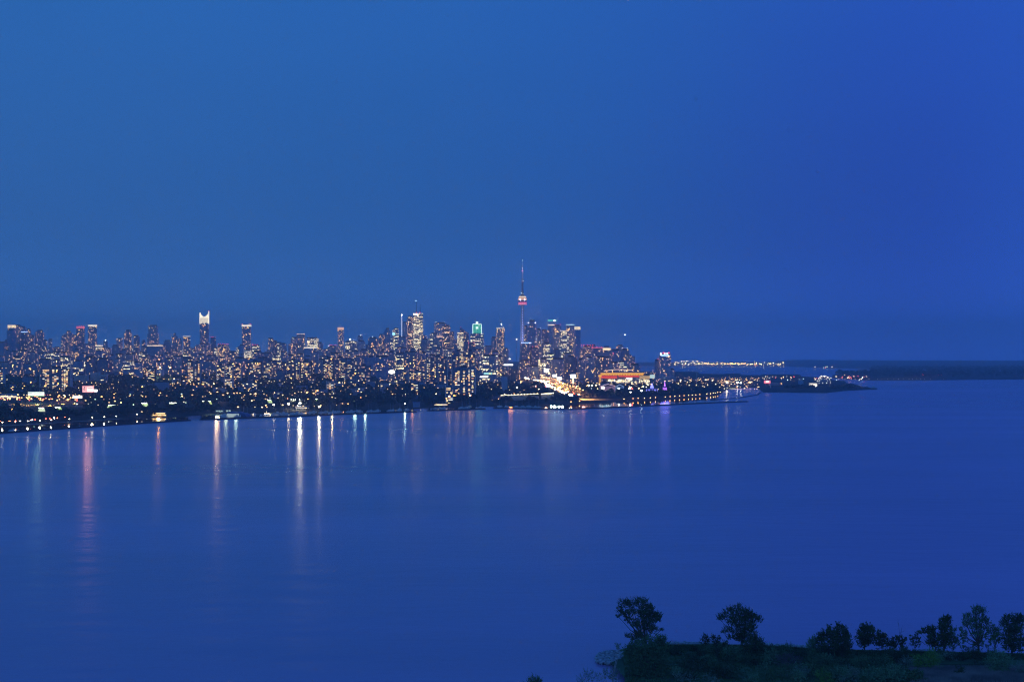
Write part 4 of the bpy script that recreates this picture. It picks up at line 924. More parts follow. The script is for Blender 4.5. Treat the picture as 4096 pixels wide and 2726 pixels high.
def cinedome():
    D = 4540; px = 3294; r = 27 / F * D; g = sea(D) + 1.5; o = empty('geodesic_dome', (X(px, D), D, g)); tag(o, 'silvery geodesic dome dotted with small lamps on the east pier', 'dome')
    bm = bmesh.new(); bmesh.ops.create_icosphere(bm, subdivisions=3, radius=r); bmesh.ops.translate(bm, verts=bm.verts, vec=(0, 0, r * .62))
    me = bpy.data.meshes.new('shell'); bm.to_mesh(me); bm.free(); me.materials.append(mat('dome_silver', (.22, .24, .3), .45, .5)); inst('shell', me, o)
    lm = head(.55, (1, .9, .7), 30)
    for i in range(60):
        a = random.uniform(PI, 2 * PI); e = random.uniform(.05, 1.35); rr = r * 1.02
        inst('dome_lamp', lm, o, (rr * math.cos(e) * math.cos(a), rr * math.cos(e) * math.sin(a), r * .62 + rr * math.sin(e) * (1 if random.random() < .85 else -.4)))
cinedome()
def silos():
    D = 4500; g = sea(D) + 1.5; o = empty('silo_building', (X(3203, D), D, g)); tag(o, 'blue pale silo block with thin flues beside the geodesic dome', 'building')
    h = (1549 - 1525) / F * D; w = 19 / F * D; q = MB(); q.box(-w / 2, w / 2, -6, 6, 0, h); q.build('wall', mat('silo_blue', (.25, .38, .55)), o)
    for i in range(4): q = MB(); q.tube((-w / 2 + w * (i + .5) / 4, 0, h), (-w / 2 + w * (i + .5) / 4, 0, h + 7), .7, .7); q.build('flue', pale, o)
    o = empty('ferry_house', (X(3497, Dz(1556)), Dz(1556) + 8, sea(5000) + 1.5)); tag(o, 'small pale blue light station on the very end of the long spit', 'building')
    q = MB(); q.box(-8, 8, -4, 4, 0, 5); q.build('wall', mat('silo_blue', (.25, .38, .55)), o); q = MB(); q.box(-4, 4, -3, 3, 5, 8); q.build('upper_room', pale, o)
    for px_, y_, lab in ((2787, 1469, 'very tall slim floodlight mast standing in front of the harbour'), (3083, 1505, 'pale flagpole-like mast beside the red board on the pier'), (2872, 1437, 'thin pale mast rising behind the far harbour lights')):
        D = 4300 if px_ != 2872 else 9500; g = ground(px_, D) if px_ != 2872 else sea(D); o = empty('mast', (X(px_, D), D, g)); tag(o, lab, 'mast'); hh = Z(y_, D) - g
        q = MB(); q.tube((0, 0, 0), (0, 0, hh), 1.1 * D / 4300, .6 * D / 4300); q.build('pole', pale, o); q = MB(); q.box(-3, 3, -.5, .5, hh - 1, hh); q.build('crossarm', steel, o)
    D = 7200; o = empty('island_terminal', (X(3702, D), D, sea(D) + 2)); tag(o, 'pale block building ringed by red lamps on the far island', 'building'); h = 10 / F * D + 2
    q = MB(); q.box(-14, 18, -8, 8, 0, h * .9); q.build('wall', mat('terminal_grey', (.35, .38, .45)), o)
    for i, (a, b_) in enumerate(((3692, 1498.5), (3699, 1498.7), (3713, 1495), (3719, 1504), (3733, 1501), (3751, 1501.2), (3764, 1501.5), (3770, 1506.5))):
        q = MB(); q.lathe([(.01, -3), (3, 0), (.01, 3)], 8); t = q.build('beacon', glow('island_red', (1, .03, .01), 45), o); t.location = ((a - 3702) / F * D, -9, Z(b_, D) - sea(D) - 2)
silos()

# ------------------------------------------------------------------ street lamps
WARMC, WHT, ORG, REDC, GRN = (1, .54, .16), (1, .78, .42), (1, .34, .07), (1, .05, .03), (.6, 1, .8)
# promenade star lamps
for i, (px, y) in enumerate(((11, 1693.5), (63, 1691), (112, 1688), (160, 1686), (206, 1682.5), (278, 1677), (370, 1671), (418, 1669), (466, 1667), (549, 1661))):
    D = Dz(y, 12); lamp(px, Dshore(px) + 4, 5, .85, (1, .8, .5), 80, 'tall white star-bright promenade lamp, %s along the sea wall' % ORD[i], 'bright lamps along the promenade sea wall', sampled=True)
# orange lamps behind the long breakwater
for i, (px, y) in enumerate(((2284, 1592), (2318, 1592), (2496, 1594), (2532, 1594), (2552, 1593), (2578, 1591), (2601, 1590), (2622, 1589), (2661, 1587), (2680, 1585.5), (2699, 1584), (2718, 1583), (2736, 1582), (2754, 1581), (2769, 1580), (2783, 1578),
                              (2799, 1577), (2827, 1575), (2842, 1574), (2853, 1573), (2861, 1572), (2871, 1571), (2881, 1569.5))):
    lamp(px, Dshore(px) + 3, 4, 1.0, (1, .42, .09), 46, 'orange waterside lamp, %s in the row behind the breakwater' % (ORD[i] if i < 20 else 'last but %s' % ('two', 'one', 'none')[i - 20]), 'orange lamps in a row by the calm water', sampled=True)
# tall orange high-mast lamps and strong single floods
for px, y, D, r, c, es, lab in ((457, 1575, 2900, 1.3, ORG, 28, 'tall orange high-mast lamp above the pale trees'), (642, 1571, 2900, 1.4, ORG, 28, 'tall orange high-mast lamp over the dark wooded slope'), (870, 1567, 2900, 1.4, ORG, 28, 'tall orange high-mast lamp above the arched hall terrace'),
        (257, 1580, 2850, 1.2, (1, .6, .25), 60, 'orange high-mast lamp at the foot of the big balconied slab'), (640, 1469, 4200, 2.6, WHT, 70, 'very strong white floodlight under the stepped tower'), (1567, 1487, 4200, 10.0, (1, .93, .72), 16, 'strongest white floodlight, glaring mid city'),
        (681, 1470, 4200, 1.6, WHT, 60, 'small white floodlight beside the very strong one'), (1155, 1615, 2600, 2.2, (1, .85, .6), 80, 'twin glaring marina floodlight, first of the pair'), (1200, 1612, 2600, 2.3, (1, .9, .65), 80, 'twin glaring marina floodlight, second of the pair'), (1277, 1627, 2450, 1.6, (1, .8, .55), 70, 'round warm floodlight above the marina clubhouse'),
        (1095, 1618, 2600, 1.8, (1, .8, .5), 60, 'warm floodlight before the green lit bank'), (1096, 1619, 2500, 1.4, (1, .8, .55), 60, 'second warm floodlight before the green lit bank'), (1608, 1583, 2900, 1.8, (1, .75, .5), 70, 'strong peach floodlight among the dark trees'), (1620, 1614, 2600, 1.2, (.8, 1, .9), 60, 'pale green floodlight by the moored boats'),
        (2039, 1435, 5600, 2.6, WHT, 70, 'strong white floodlight in the gap beside the needle tower'), (1374, 1591, 2850, 1.3, ORG, 28, 'orange lamp, first of the pair on the dark slope'), (1391, 1590, 2850, 1.5, ORG, 28, 'orange lamp, second of the pair on the dark slope'), (1443, 1589, 2850, 1.2, ORG, 24, 'orange lamp above the lit green bank'),
        (1232, 1595, 2800, 1.2, ORG, 24, 'orange lamp past the glaring marina floodlights'), (1118, 1600, 2800, 1.1, ORG, 24, 'orange lamp before the glaring marina floodlights'), (1797, 1584, 2700, 1.6, (1, .5, .2), 60, 'orange lamp below the wide apartment tower'), (1881, 1581, 2700, 1.5, (1, .45, .2), 60, 'orange lamp cluster past the wide apartment tower'),
        (2412, 1550, 3550, 4.6, (1, .97, .9), 70, 'brightest white floodlight in front of the pink gabled hall'), (2475, 1553, 3500, 2.4, (.9, 1, .85), 60, 'white floodlight in front of the blue gabled hall'), (2565, 1562, 3300, 2.6, (.85, 1, 1), 60, 'icy white floodlight in the dark trees below the stadium'),
        (2355, 1540, 3700, 2.4, WHT, 70, 'first starry floodlight on the parking ground'), (2368, 1541, 3700, 1.8, WHT, 60, 'second starry floodlight on the parking ground'), (2384, 1540, 3700, 1.8, WHT, 60, 'third starry floodlight on the parking ground'), (2522, 1548, 3450, 1.8, (1, .8, .65), 60, 'top lamp of the bright cluster in the trees below the stadium'),
        (2518, 1554, 3450, 2.0, (1, .85, .7), 60, 'middle lamp of the bright cluster in the trees below the stadium'), (2522, 1568, 3300, 1.8, (1, .85, .7), 60, 'lowest lamp of the bright cluster in the trees below the stadium'), (2529, 1554, 3450, 1.5, REDC, 40, 'red lamp of the cluster in the trees below the stadium'),
        (3263, 1546, 4500, 3.0, (1, .9, .75), 70, 'strong white lamp at the foot of the geodesic dome'), (2909, 1530, 4300, 2.8, (1, .95, .7), 70, 'strong yellow-white harbour lamp, first of three'), (2949, 1529, 4300, 2.8, (1, .95, .8), 70, 'strong yellow-white harbour lamp, second of three'), (2963, 1531, 4300, 2.6, (1, .95, .75), 70, 'strong yellow-white harbour lamp, third of three'),
        (2068, 1549, 3200, 1.5, (1, .85, .55), 60, 'warm lamp over the dark park beside the dotted road'), (2155, 1556, 3150, 1.1, (1, .5, .25), 50, 'orange lamp at the end of the dotted road')):
    h_ = 14
    gg = Z(y, D) - (ground(px, D) if px < 3514 else sea(D)); hh = 30 if gg > 26 else (24 if gg > 18 else (14 if gg > 11 else 10))
    o = empty('floodlight', (X(px, D), D, Z(y, D) - hh)); tag(o, lab, 'floodlight'); inst('lamp_post', POST[hh], o); inst('lamp_head', head(r, c, es), o, (0, -1.2, hh + .2))
# scattered lamps
def scatter(n, xf, df, h, r, cols, es, label, group, jitter=0):
    for i in range(n):
        px = xf(); D = df(px); lamp(px, D, h, r * random.uniform(.6, 1.25), random.choice(cols), es * random.choice((.4, .7, 1, 1.8)), label + ', ' + place(px, label), group,
             name='harbour_lamp' if 'harbour' in label or 'water edge' in label else 'highway_lamp' if 'amber' in label or 'golden' in label else 'street_lamp', cat='harbour lamp' if 'harbour' in label or 'water edge' in label else 'highway lamp' if 'amber' in label or 'golden' in label else 'street lamp')
U = random.uniform
scatter(80, lambda: U(-10, 335), lambda px: U(2480, 2760), 14, 1.5, [(1, .55, .14), (1, .45, .10), (1, .66, .24), (1, .5, .12), (1, .12, .04)], 12, 'golden lamp of the glittering interchange', 'golden lamps over the highway interchange')
scatter(34, lambda: U(340, 1300), lambda px: Dshore(px) + U(330, 520), 14, 1.7, [(1, .5, .12), (1, .6, .2), (1, .42, .1)], 9, 'amber lamp along the shore road', 'amber lamps along the shore road')
scatter(18, lambda: U(560, 1500), lambda px: Dshore(px) + U(30, 120), 6, 1.3, [(1, .66, .25), (1, .56, .16)], 12, 'golden lamp at the water edge', 'golden lamps at the water edge')
scatter(26, lambda: U(2080, 2420), lambda px: U(3600, 5600), 14, 2.4, [(1, .48, .12), (1, .6, .2), (1, .3, .08)], 9, 'amber lamp around the expressway', 'amber lamps around the expressway')
scatter(40, lambda: U(330, 1120), lambda px: Dshore(px) + U(120, 600), 14, 1.3, [WARMC, WARMC, (1, .8, .45), (.75, 1, .6)], 11, 'small street lamp among the dark shore trees', 'white street lamps between the shore trees')
scatter(36, lambda: U(1120, 2150), lambda px: Dshore(px) + U(150, 800), 14, 1.3, [WHT, WARMC, WARMC, ORG], 10, 'small lamp in the dark woods', 'street lamps in the woods below the city')
scatter(24, lambda: U(0, 2000), lambda px: Dshore(px) + U(900, 2000), 14, 1.3, [WHT, WARMC], 14, 'distant lamp on the wooded slope', 'street lamps on the wooded slope')
scatter(26, lambda: U(2150, 2640), lambda px: U(3500, 4200), 14, 1.7, [WARMC, WARMC, WHT], 16, 'exhibition ground lamp', 'lamps of the exhibition grounds')
scatter(70, lambda: U(2640, 3040), lambda px: U(3900, 5200), 10, 1.9, [WHT, (1, .8, .4), WARMC, (1, .75, .35)], 16, 'lamp by the harbour channel', 'lamps along the harbour channel')
scatter(56, lambda: U(3040, 3470), lambda px: U(5000, 6000), 10, 1.9, [WHT, WARMC, (1, .6, .3), REDC, (.7, 1, .85)], 15, 'small harbour lamp on the low land', 'harbour lamps on the low land')
# island runway lamps
for i, px in enumerate([3355, 3380, 3404, 3420, 3445, 3475, 3510, 3528, 3551, 3575, 3594, 3612, 3636, 3651, 3667, 3683, 3697, 3722, 3775]):
    D = Dz(1516 if px < 3500 else 1514.5, 8); o = empty('runway_lamp', (X(px, D), D, sea(D) + 2)); tag(o, 'small runway lamp on the far island shore, %s in the row' % ordw(i + 1), 'lamp', 'lamps along the island runway'); inst('lamp_post', POST[6], o); inst('lamp_head', head(.8, WHT, 20), o, (0, -1.2, 6.2))
for px, y, c in ((3378, 1499, ORG), (3397, 1504, REDC), (3416, 1504, (1, .4, .1)), (3432, 1504, REDC), (3472, 1506, REDC), (3486, 1514, REDC), (3406, 1525, WHT), (3478, 1525, WARMC), (3295, 1469, GRN), (3303, 1466, (.4, 1, .6)), (3308, 1466, (.9, 1, .4)), (3302, 1470, REDC), (3327, 1467, WHT), (3329, 1467, WHT), (3580, 1475, WARMC), (3583, 1474, WARMC), (3782, 1474, WHT), (3260, 1467, WHT), (3554, 1471, WHT)):
    D = 6800 if y > 1490 else 11500; r = 2.0 if D < 8000 else 3.6
    o = empty('island_lamp', (X(px, D), D, Z(y, D) - 6)); CNT['i'] = CNT.get('i', 0) + 1; tag(o, 'lone %s lamp on the far shores, %s of its kind' % ('red' if c == REDC else 'pale' if c in (WHT, GRN) else 'amber', ordw(CNT['i'])), 'lamp', 'lone lamps on the far shores'); inst('lamp_post', POST[6], o); inst('lamp_head', head(r, c, 22), o, (0, -1.2, 6.2))
# far harbour lights, mirrored in the channel
portg = 'bright lamps of the far port, mirrored in the channel'
def port(px, y, r, c, es, base=1464):
    D = Dz(base) - 60; hh = Z(y, D) - sea(D) - 1; o = empty('port_lamp', (X(px, D), D, sea(D) + 1)); CNT['p'] = CNT.get('p', 0) + 1; tag(o, 'lamp of the far port above the channel, %s of the glittering line' % ordw(CNT['p']), 'port lamp', portg); es *= 2.2 if es >= 40 else 1.0; r *= U(.8, 1.2); c = (c[0], c[1] * .82, c[2] * .5)
    q = MB(); q.tube((0, 0, 0), (0, 0, hh), .8, .5, 5); q.build('lamp_post', steel, o); inst('lamp_head', head(r, c, es), o, (0, -2, hh))
PC = [(1, .85, .45), (1, .9, .6), (1, .8, .4), (1, .95, .75)]
for i in range(17): port(2780 + i * 4.5 + U(-.8, .8), 1456 + U(-1, 1), 3.4, random.choice(PC), 30)
for px, y, r, c in ((2698, 1455, 6, 0), (2703, 1457, 5, 0), (2727, 1444, 5.5, 3), (2736, 1445, 5, 0), (2747, 1444, 6.5, 3), (2752, 1445, 5, 1), (2743, 1451, 5, 1), (2772, 1445, 4.5, 3), (2789, 1444, 8, 2), (2796, 1451, 4.5, 1), (2824, 1451, 4.5, 2), (2834, 1450, 4.5, 0), (2869, 1455, 5, 1), (2885, 1453, 8, 1), (2900, 1453, 5, 0), (2909, 1454, 5, 0), (2916, 1455, 4, 1),
                    (2943, 1451, 5, 1), (2952, 1453, 6, 0), (2958, 1455, 4, 1), (2967, 1455, 4, 0), (2976, 1455, 4, 0), (2992, 1455, 4, 1), (3008, 1455, 4.5, 2), (3019, 1444, 6, 2), (3024, 1455, 5, 2), (3040, 1455, 6, 3), (3046, 1457, 4, 3), (3070, 1457, 3, 3), (3078, 1456, 3, 3), (3084, 1456, 3, 3), (3105, 1457, 3, 3), (3112, 1456, 3, 3), (3120, 1457, 3, 3), (3132, 1457, 3, 3), (3053, 1461, 3, 0), (3095, 1461, 3, 3), (3115, 1461, 3, 3)):
    port(px, y, r * .8, PC[c], 40)
for px, y, r in ((2928, 1453, 9), (2932, 1455, 7), (2981, 1452, 7), (3020, 1457, 6)): port(px, y, r * .8, (1, .5, .15), 40)
for k_ in range(34): port(2700 + k_ * 13.2 + U(-4, 4), U(1447, 1459), U(3.4, 5), random.choice(PC), 48)
for px in (2733, 2765, 2812, 2860, 2890, 2922, 2935, 2960, 3000, 3030): port(px, 1460, 2.6, (1, .6, .3), 30)

# small town lights past counting, kept as one mass
q = MB()
def speck(p, r): q.lathe([(.02, p[2] - r), (r, p[2]), (.02, p[2] + r)], 5, p[0], p[1])
for i in range(800):
    px = U(0, 2640); D = Dshore(px) + random.choice((U(600, 1800), U(1200, 3000), U(2500, 4500))); speck((X(px, D), D, ground(px, D) + U(7, 16)), U(.7, 1.5) * D / 4500)
for i in range(260):
    px = random.choice((U(2860, 3040), U(2060, 2330), U(2680, 3040))); D = U(5200, 6200) if px < 2400 else U(4100, 5600); speck((X(px, D), D, ground(px, D) + U(5, 16)), U(.6, 1.3))
tag(q.build('town_lights', glow('town_glitter', (1, .52, .14), 4.2)), 'countless tiny warm lights sprinkled through the city streets', 'town lights', kind='stuff')

# green banks with rows of lamps; lamplight put into the grass emission
for i, (px, y, w_, c) in enumerate(((165, 1637, 24, (.9, 1, .7)), (229, 1634, 32, (.7, 1, .35)), (453, 1624, 50, (.8, 1, .5)), (578, 1625, 26, (.8, 1, .5)), (692, 1616, 34, (.9, 1, .6)), (826, 1616, 40, (.8, .9, .3)), (1072, 1610, 32, (.8, 1, .45)), (1182, 1609, 48, (1, .95, .7)), (1276, 1604, 34, (.65, 1, .25)), (1430, 1604, 32, (.75, 1, .3)))):
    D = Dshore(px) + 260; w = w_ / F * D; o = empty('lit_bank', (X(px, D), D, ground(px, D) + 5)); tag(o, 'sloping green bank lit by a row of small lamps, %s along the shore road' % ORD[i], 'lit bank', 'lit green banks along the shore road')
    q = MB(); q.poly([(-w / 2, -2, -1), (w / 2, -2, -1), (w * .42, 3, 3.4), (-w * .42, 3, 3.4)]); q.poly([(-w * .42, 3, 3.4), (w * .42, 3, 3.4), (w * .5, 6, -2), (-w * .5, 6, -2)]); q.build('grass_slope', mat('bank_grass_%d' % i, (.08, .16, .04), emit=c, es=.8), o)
    n = 5
    for k in range(n): inst('bank_lamp', head(.7, (.95, 1, .85), 40), o, ((k / (n - 1) - .5) * w * .7, -1.5, 4.2))

# ------------------------------------------------------------------ expressway and its cars
RD = [(2296, 1583, 13), (2279, 1573, 14), (2224, 1551, 15), (2180, 1526, 16), (2126, 1515, 16), (2104, 1509.5, 16), (2096, 1505.5, 16), (2103, 1502, 16), (2126, 1498, 16), (2193, 1492.5, 16), (2264, 1488.5, 16)]
def road_pts(pts, n=14):
    P = [Vector((X(px, Dz(y, z)), Dz(y, z), z + sea(Dz(y, z)))) for px, y, z in pts]; out = []
    for i in range(len(P) - 1):
        a, b, c, d = P[max(i - 1, 0)], P[i], P[i + 1], P[min(i + 2, len(P) - 1)]
        for k in range(n):
            t = k / n; out.append(.5 * ((2 * b) + (c - a) * t + (2 * a - 5 * b + 4 * c - d) * t * t + (3 * b - a - 3 * c + d) * t ** 3))
    out.append(P[-1]); return out
RP = road_pts(RD)
def strip(name, P, w, m, th=1.6, kind='structure'):
    mb = MB(); L = []
    for i, p in enumerate(P):
        d = P[min(i + 1, len(P) - 1)] - P[max(i - 1, 0)]; d.z = 0; d.normalize(); n = Vector((-d.y, d.x, 0)) * w / 2; L.append((p - n, p + n))
    for (a, b), (c, e) in zip(L, L[1:]):
        dn = Vector((0, 0, -th)); mb.poly([a, c, e, b]); mb.poly([a + dn, c + dn, c, a]); mb.poly([e + dn, b + dn, b, e]); mb.poly([b + dn, e + dn, c + dn, a + dn])
    o = mb.build(name, m)
    if kind: o['kind'] = kind
    return o
strip('expressway_road', RP, 34, mat('worn_concrete', (.22, .21, .20), .8))
def car_proto(front):
    o = empty('car', (0, 0, 0)); tag(o, 'car with %s on the elevated expressway' % ('white headlights shining' if front else 'red tail lights'), 'car', 'cars driving on the expressway')
    q = MB(); q.prism([(-.9, -2.2), (.9, -2.2), (.9, 2.2), (-.9, 2.2)], .35, .95, bottom=True); q.prism([(-.8, -1.2), (.8, -1.2), (.8, 1.7), (-.8, 1.7)], .95, 1.5, top=[(-.65, -.6), (.65, -.6), (.65, 1.3), (-.65, 1.3)])
    for a in (-1.35, 1.35):
        for s in (-.9, .9): q.tube((s - .1, a, .33), (s + .1, a, .33), .33, .33, 10)
    q.build('body', mat('car_paint', (.15, .16, .18), .3), o)
    for s in (-.6, .6):
        q = MB(); q.box(s - .25, s + .25, -2.28, -2.2, .55, .85) 
        if front: q.build('headlight', glow('headlight', (1, .80, .50), 800), o)
        else: q.build('taillight', glow('taillight', (1, .08, .03), 110), o)
    return o
pa, pb = car_proto(True), car_proto(False)
def along(P, s):
    acc = 0
    for a, b in zip(P, P[1:]):
        L = (b - a).length
        if acc + L >= s: t = (s - acc) / L; return a.lerp(b, t), (b - a).normalized()
        acc += L
    return P[-1], (P[-1] - P[-2]).normalized()
tot = sum((b - a).length for a, b in zip(RP, RP[1:]))
NC = 186; first = True
for i in range(NC):
    s = tot * ((i + U(.1, .9)) / NC) ** 1.25; p, d = along(RP, s); nn = Vector((-d.y, d.x, 0)); p = p + nn * random.choice((3.5, 7.5, 11.5))
    rz = math.atan2(-p.x, p.y) * 0 + math.atan2(d.y, d.x) - PI / 2
    if abs(d.y) < .35 or p.y > 5600: rz = 0 + U(-.3, .3)
    if first: pa.location = p; pa.rotation_euler = (0, 0, rz); first = False
    else: dup(pa, p, rz, None, 'car with white headlights on the expressway, %s in the stream from its near end' % ordw(i + 1))
NB = 60; first = True
for i in range(NB):
    s = tot * .62 * ((i + U(.1, .9)) / NB); p, d = along(RP, s); nn = Vector((-d.y, d.x, 0)); p = p - nn * random.choice((3.5, 7.5, 11.5)); rz = math.atan2(d.y, d.x) - PI / 2
    if first: pb.location = p; pb.rotation_euler = (0, 0, rz); first = False
    else: dup(pb, p, rz, None, 'car with red tail lights on the expressway, %s in the line from its near end' % ordw(i + 1))
for lab_, pts in (('low', [(-60, 1622, 5), (60, 1621, 6), (160, 1620, 7), (250, 1618, 7), (340, 1616, 8), (460, 1612, 8), (640, 1608, 8)]), ('high', [(-60, 1611, 6), (80, 1610, 7), (200, 1609, 7), (330, 1607, 8)])):
    HP = road_pts(pts, 8); strip('highway_road', HP, 22, mat('worn_concrete', (.22, .21, .20)), .8); LH = sum((b - a).length for a, b in zip(HP, HP[1:]))
    for i in range(13):
        p, d = along(HP, LH * (i + U(.2, .8)) / 13); c = dup(pb if i % 2 else pa, p + Vector((0, U(-6, 6), .1)), U(-.5, .5)); c['label'] = 'car with lamps lit on the %s interchange road, %s in line' % ('nearer' if lab_ == 'low' else 'farther', ordw(i + 1)); c['group'] = 'cars on the interchange'
# orange lamps beside the expressway
for i in range(22):
    s = tot * .52 * (i + .5) / 22; p, d = along(RP, s); nn = Vector((-d.y, d.x, 0)); p = p - nn * 22
    o = empty('street_lamp', p + Vector((0, 0, -13))); tag(o, 'orange lamp chained beside the expressway, %s from its near end' % ordw(i + 1), 'street lamp', 'orange lamps chained beside the expressway'); inst('lamp_post', POST[24], o); inst('lamp_head', head(2.0, (1, .46, .12), 14), o, (0, -1.2, 24.2))
for i in range(16):
    s = tot * (.55 + .44 * (i + .5) / 16); p, d = along(RP, s); o = empty('street_lamp', p + Vector((U(-6, 6), 26, -6))); tag(o, 'orange lamp above the far run of the expressway, %s along' % ordw(i + 1), 'street lamp', 'orange lamps above the far expressway'); inst('lamp_post', POST[24], o); inst('lamp_head', head(2.6, (1, .52, .16), 13), o, (0, -1.2, 24.2))
# low lit road with dotted lamps in front of the dark park
for lab, a, b in (('long pale-lit road wall dotted with lamps before the dark park', (2002, 1581), (2155, 1574)), ('second shorter lit road wall dotted with lamps', (2165, 1576), (2215, 1572))):
    D = 3000; o = empty('road_wall', (X(a[0], D), D, Z(a[1], D))); tag(o, lab, 'wall'); dx = (b[0] - a[0]) / F * D; dz = (a[1] - b[1]) / F * D
    q = MB(); n = 20; 
    for k in range(n):
        t0, t1 = k / n, (k + .86) / n; q.prism([(dx * t0, 0), (dx * t1, 0), (dx * t1, .6), (dx * t0, .6)], dz * t0 - .6, dz * t0 + .7)
    q.build('lit_parapet', glow('parapet_glow', (1, .9, .6), 1.4, (.6, .55, .45)), o)
    q = MB(); q.prism([(0, .7), (dx, .7), (dx, 3), (0, 3)], -10, -.7); q.build('retaining_wall', concrete, o)
    for k in range(int(n * .6)): inst('wall_lamp', head(.8, WHT, 40), o, (dx * (k + .5) / (n * .6), -.8, dz * k / (n * .6) + .8))
# shore road at the outer edge
SR = [(-60, 1688, 3), (60, 1684, 3), (120, 1681, 3), (180, 1676, 3), (260, 1669, 4)]
SP = road_pts(SR, 8); strip('shore_road', SP, 14, asphalt, .4)
n_ = sum((b - a).length for a, b in zip(SP, SP[1:]))
for i in range(18):
    p, d = along(SP, n_ * (i + U(.2, .8)) / 18); c = dup(pb if i % 3 else pa, p + Vector((0, U(-4, 4), .1)), U(-.4, .4)); c['label'] = 'car with lamps lit on the shore road, %s in line' % ordw(i + 1); c['group'] = 'cars on the shore road'
PW = [(-60, 1700, 2.4), (60, 1698, 2.4), (130, 1695, 2.4), (200, 1690, 2.4), (300, 1684, 2.4), (400, 1678, 2.4), (470, 1674, 2.4)]
strip('promenade_path', road_pts(PW, 6), 5, mat('path_pale', (.28, .28, .30)), .3)
for lab, pts in (('curving pale overpass beside the golden interchange', [(250, 1622, 9), (330, 1624, 9), (390, 1630, 8), (440, 1633, 5)]), ('grey elevated ramp above the arched hall', [(980, 1618, 9), (1100, 1612, 9), (1230, 1612, 9)])):
    o = strip('overpass', road_pts(pts, 8), 12, mat('deck_concrete', (.22, .2, .19)), 2.0, None); tag(o, lab, 'overpass')
    P = road_pts(pts, 8)
    for k in range(2, len(P), 6): qq = MB(); qq.tube((P[k].x, P[k].y, P[k].z - 12), (P[k].x, P[k].y, P[k].z - 2), 1.3, 1.3); qq.build('pier', concrete, o)

# ------------------------------------------------------------------ trees of the far shore
leafm = noisy('leaves_far', (.030, .062, .034), (.065, .11, .055), .12, c3=(.09, .13, .07))
def blob_crown(n, w, h, seed, m, cs=.5):
    rnd = random.Random(seed); mb = MB()
    lobes = [(rnd.gauss(0, w * .22), rnd.gauss(0, w * .22), h * rnd.uniform(.3, .82), w * rnd.uniform(.16, .34)) for _ in range(9)]
    for _ in range(n):
        x, y, z, r = rnd.choice(lobes); a, e = rnd.uniform(0, 2 * PI), math.asin(rnd.uniform(-.7, 1)); rr = r * rnd.uniform(.7, 1.08)
        c = Vector((x + rr * math.cos(e) * math.cos(a), y + rr * math.cos(e) * math.sin(a), z + rr * math.sin(e) * 1.0))
        k = cs * rnd.uniform(.6, 1.4); q = Euler((rnd.uniform(-1, 1), rnd.uniform(-1, 1), rnd.uniform(0, 6.3))).to_quaternion()
        mb.poly([c + q @ Vector(v) * k for v in ((-1, -.7, 0), (1, -.6, .2), (.8, .8, 0), (-.7, .9, -.2))])
    return mb.mesh('crown', m)
def trunk_mesh(h, r):
    mb = MB(); mb.tube((0, 0, -.5), (0, 0, h * .55), r, r * .6)
    for a in range(4): mb.tube((0, 0, h * .35), (math.cos(a * 1.6) * h * .2, math.sin(a * 1.6) * h * .2, h * .7), r * .4, r * .15)
    return mb.mesh('trunk', wood_m)
CR = [blob_crown(520, 13, 12, i, leafm, 1.15) for i in range(5)]; TK = trunk_mesh(12, .35)
ntree = 0
for i in range(270):
    px = U(-20, 2560) if i % 4 else U(2560, 2880)
    if 850 < px < 925 and random.random() < .8: continue
    ds = Dshore(px)
    if px < 560: D = ds + U(45, 230)
    elif px < 850: D = ds + U(6, 160)
    elif px < 1120: D = ds + U(90, 260)
    elif px < 2900: D = ds + U(20, 300)
    if px > 2300: D = ds + U(60, 420)
    o = empty('shore_tree', (X(px, D), D, ground(px, D))); ntree += 1
    tag(o, 'dark round-crowned tree along the far shore, ' + place(px, 'tr'), 'tree', 'dark trees along the far shore')
    sc = U(.65, 1.25); inst('crown', random.choice(CR), o, (0, 0, 0), U(0, 6), (sc * U(.9, 1.2), sc, sc * U(.8, 1.1))); inst('trunk', TK, o, sc=sc)
# woods farther up the slope, one mass
def woods(name, n, pxf, df, w, h, lab):
    mb = MB(); rnd = random.Random(5 + n)
    for _ in range(n):
        px = pxf(); D = df(px)
        if px < 350 and 2360 < D < 2860: continue
        g = ground(px, D); x = X(px, D); W_, H_ = w * U(.7, 1.3), h * U(.6, 1.2)
        for k in range(26):
            a, e = U(0, 2 * PI), U(.0, 1.5); rr = W_ * U(.7, 1.05); c = Vector((x + rr * math.cos(e) * math.cos(a), D + rr * math.cos(e) * math.sin(a), g + H_ * (.25 + .75 * math.sin(e)) * U(.85, 1.05)))
            s = W_ * .34; q = Euler((U(-.9, .9), U(-.9, .9), U(0, 6.3))).to_quaternion(); mb.poly([c + q @ Vector(v) * s for v in ((-1, -.7, 0), (1, -.6, .2), (.8, .8, 0), (-.7, .9, -.2))])
    o = mb.build(name, leafm); tag(o, lab, 'woods', kind='stuff'); return o
woods('woodland', 1500, lambda: U(-60, 1500), lambda px: Dshore(px) + U(300, 2600), 9, 13, 'dark mass of woods climbing the slope behind the shore lamps')
woods('woodland', 700, lambda: U(1500, 2560), lambda px: Dshore(px) + U(250, 1500), 9, 12, 'dark park woods between the shore and the expressway')
woods('woodland', 260, lambda: U(2560, 2880), lambda px: Dshore(px) + U(250, 1300), 9, 11, 'dark woods behind the orange waterside lamps')
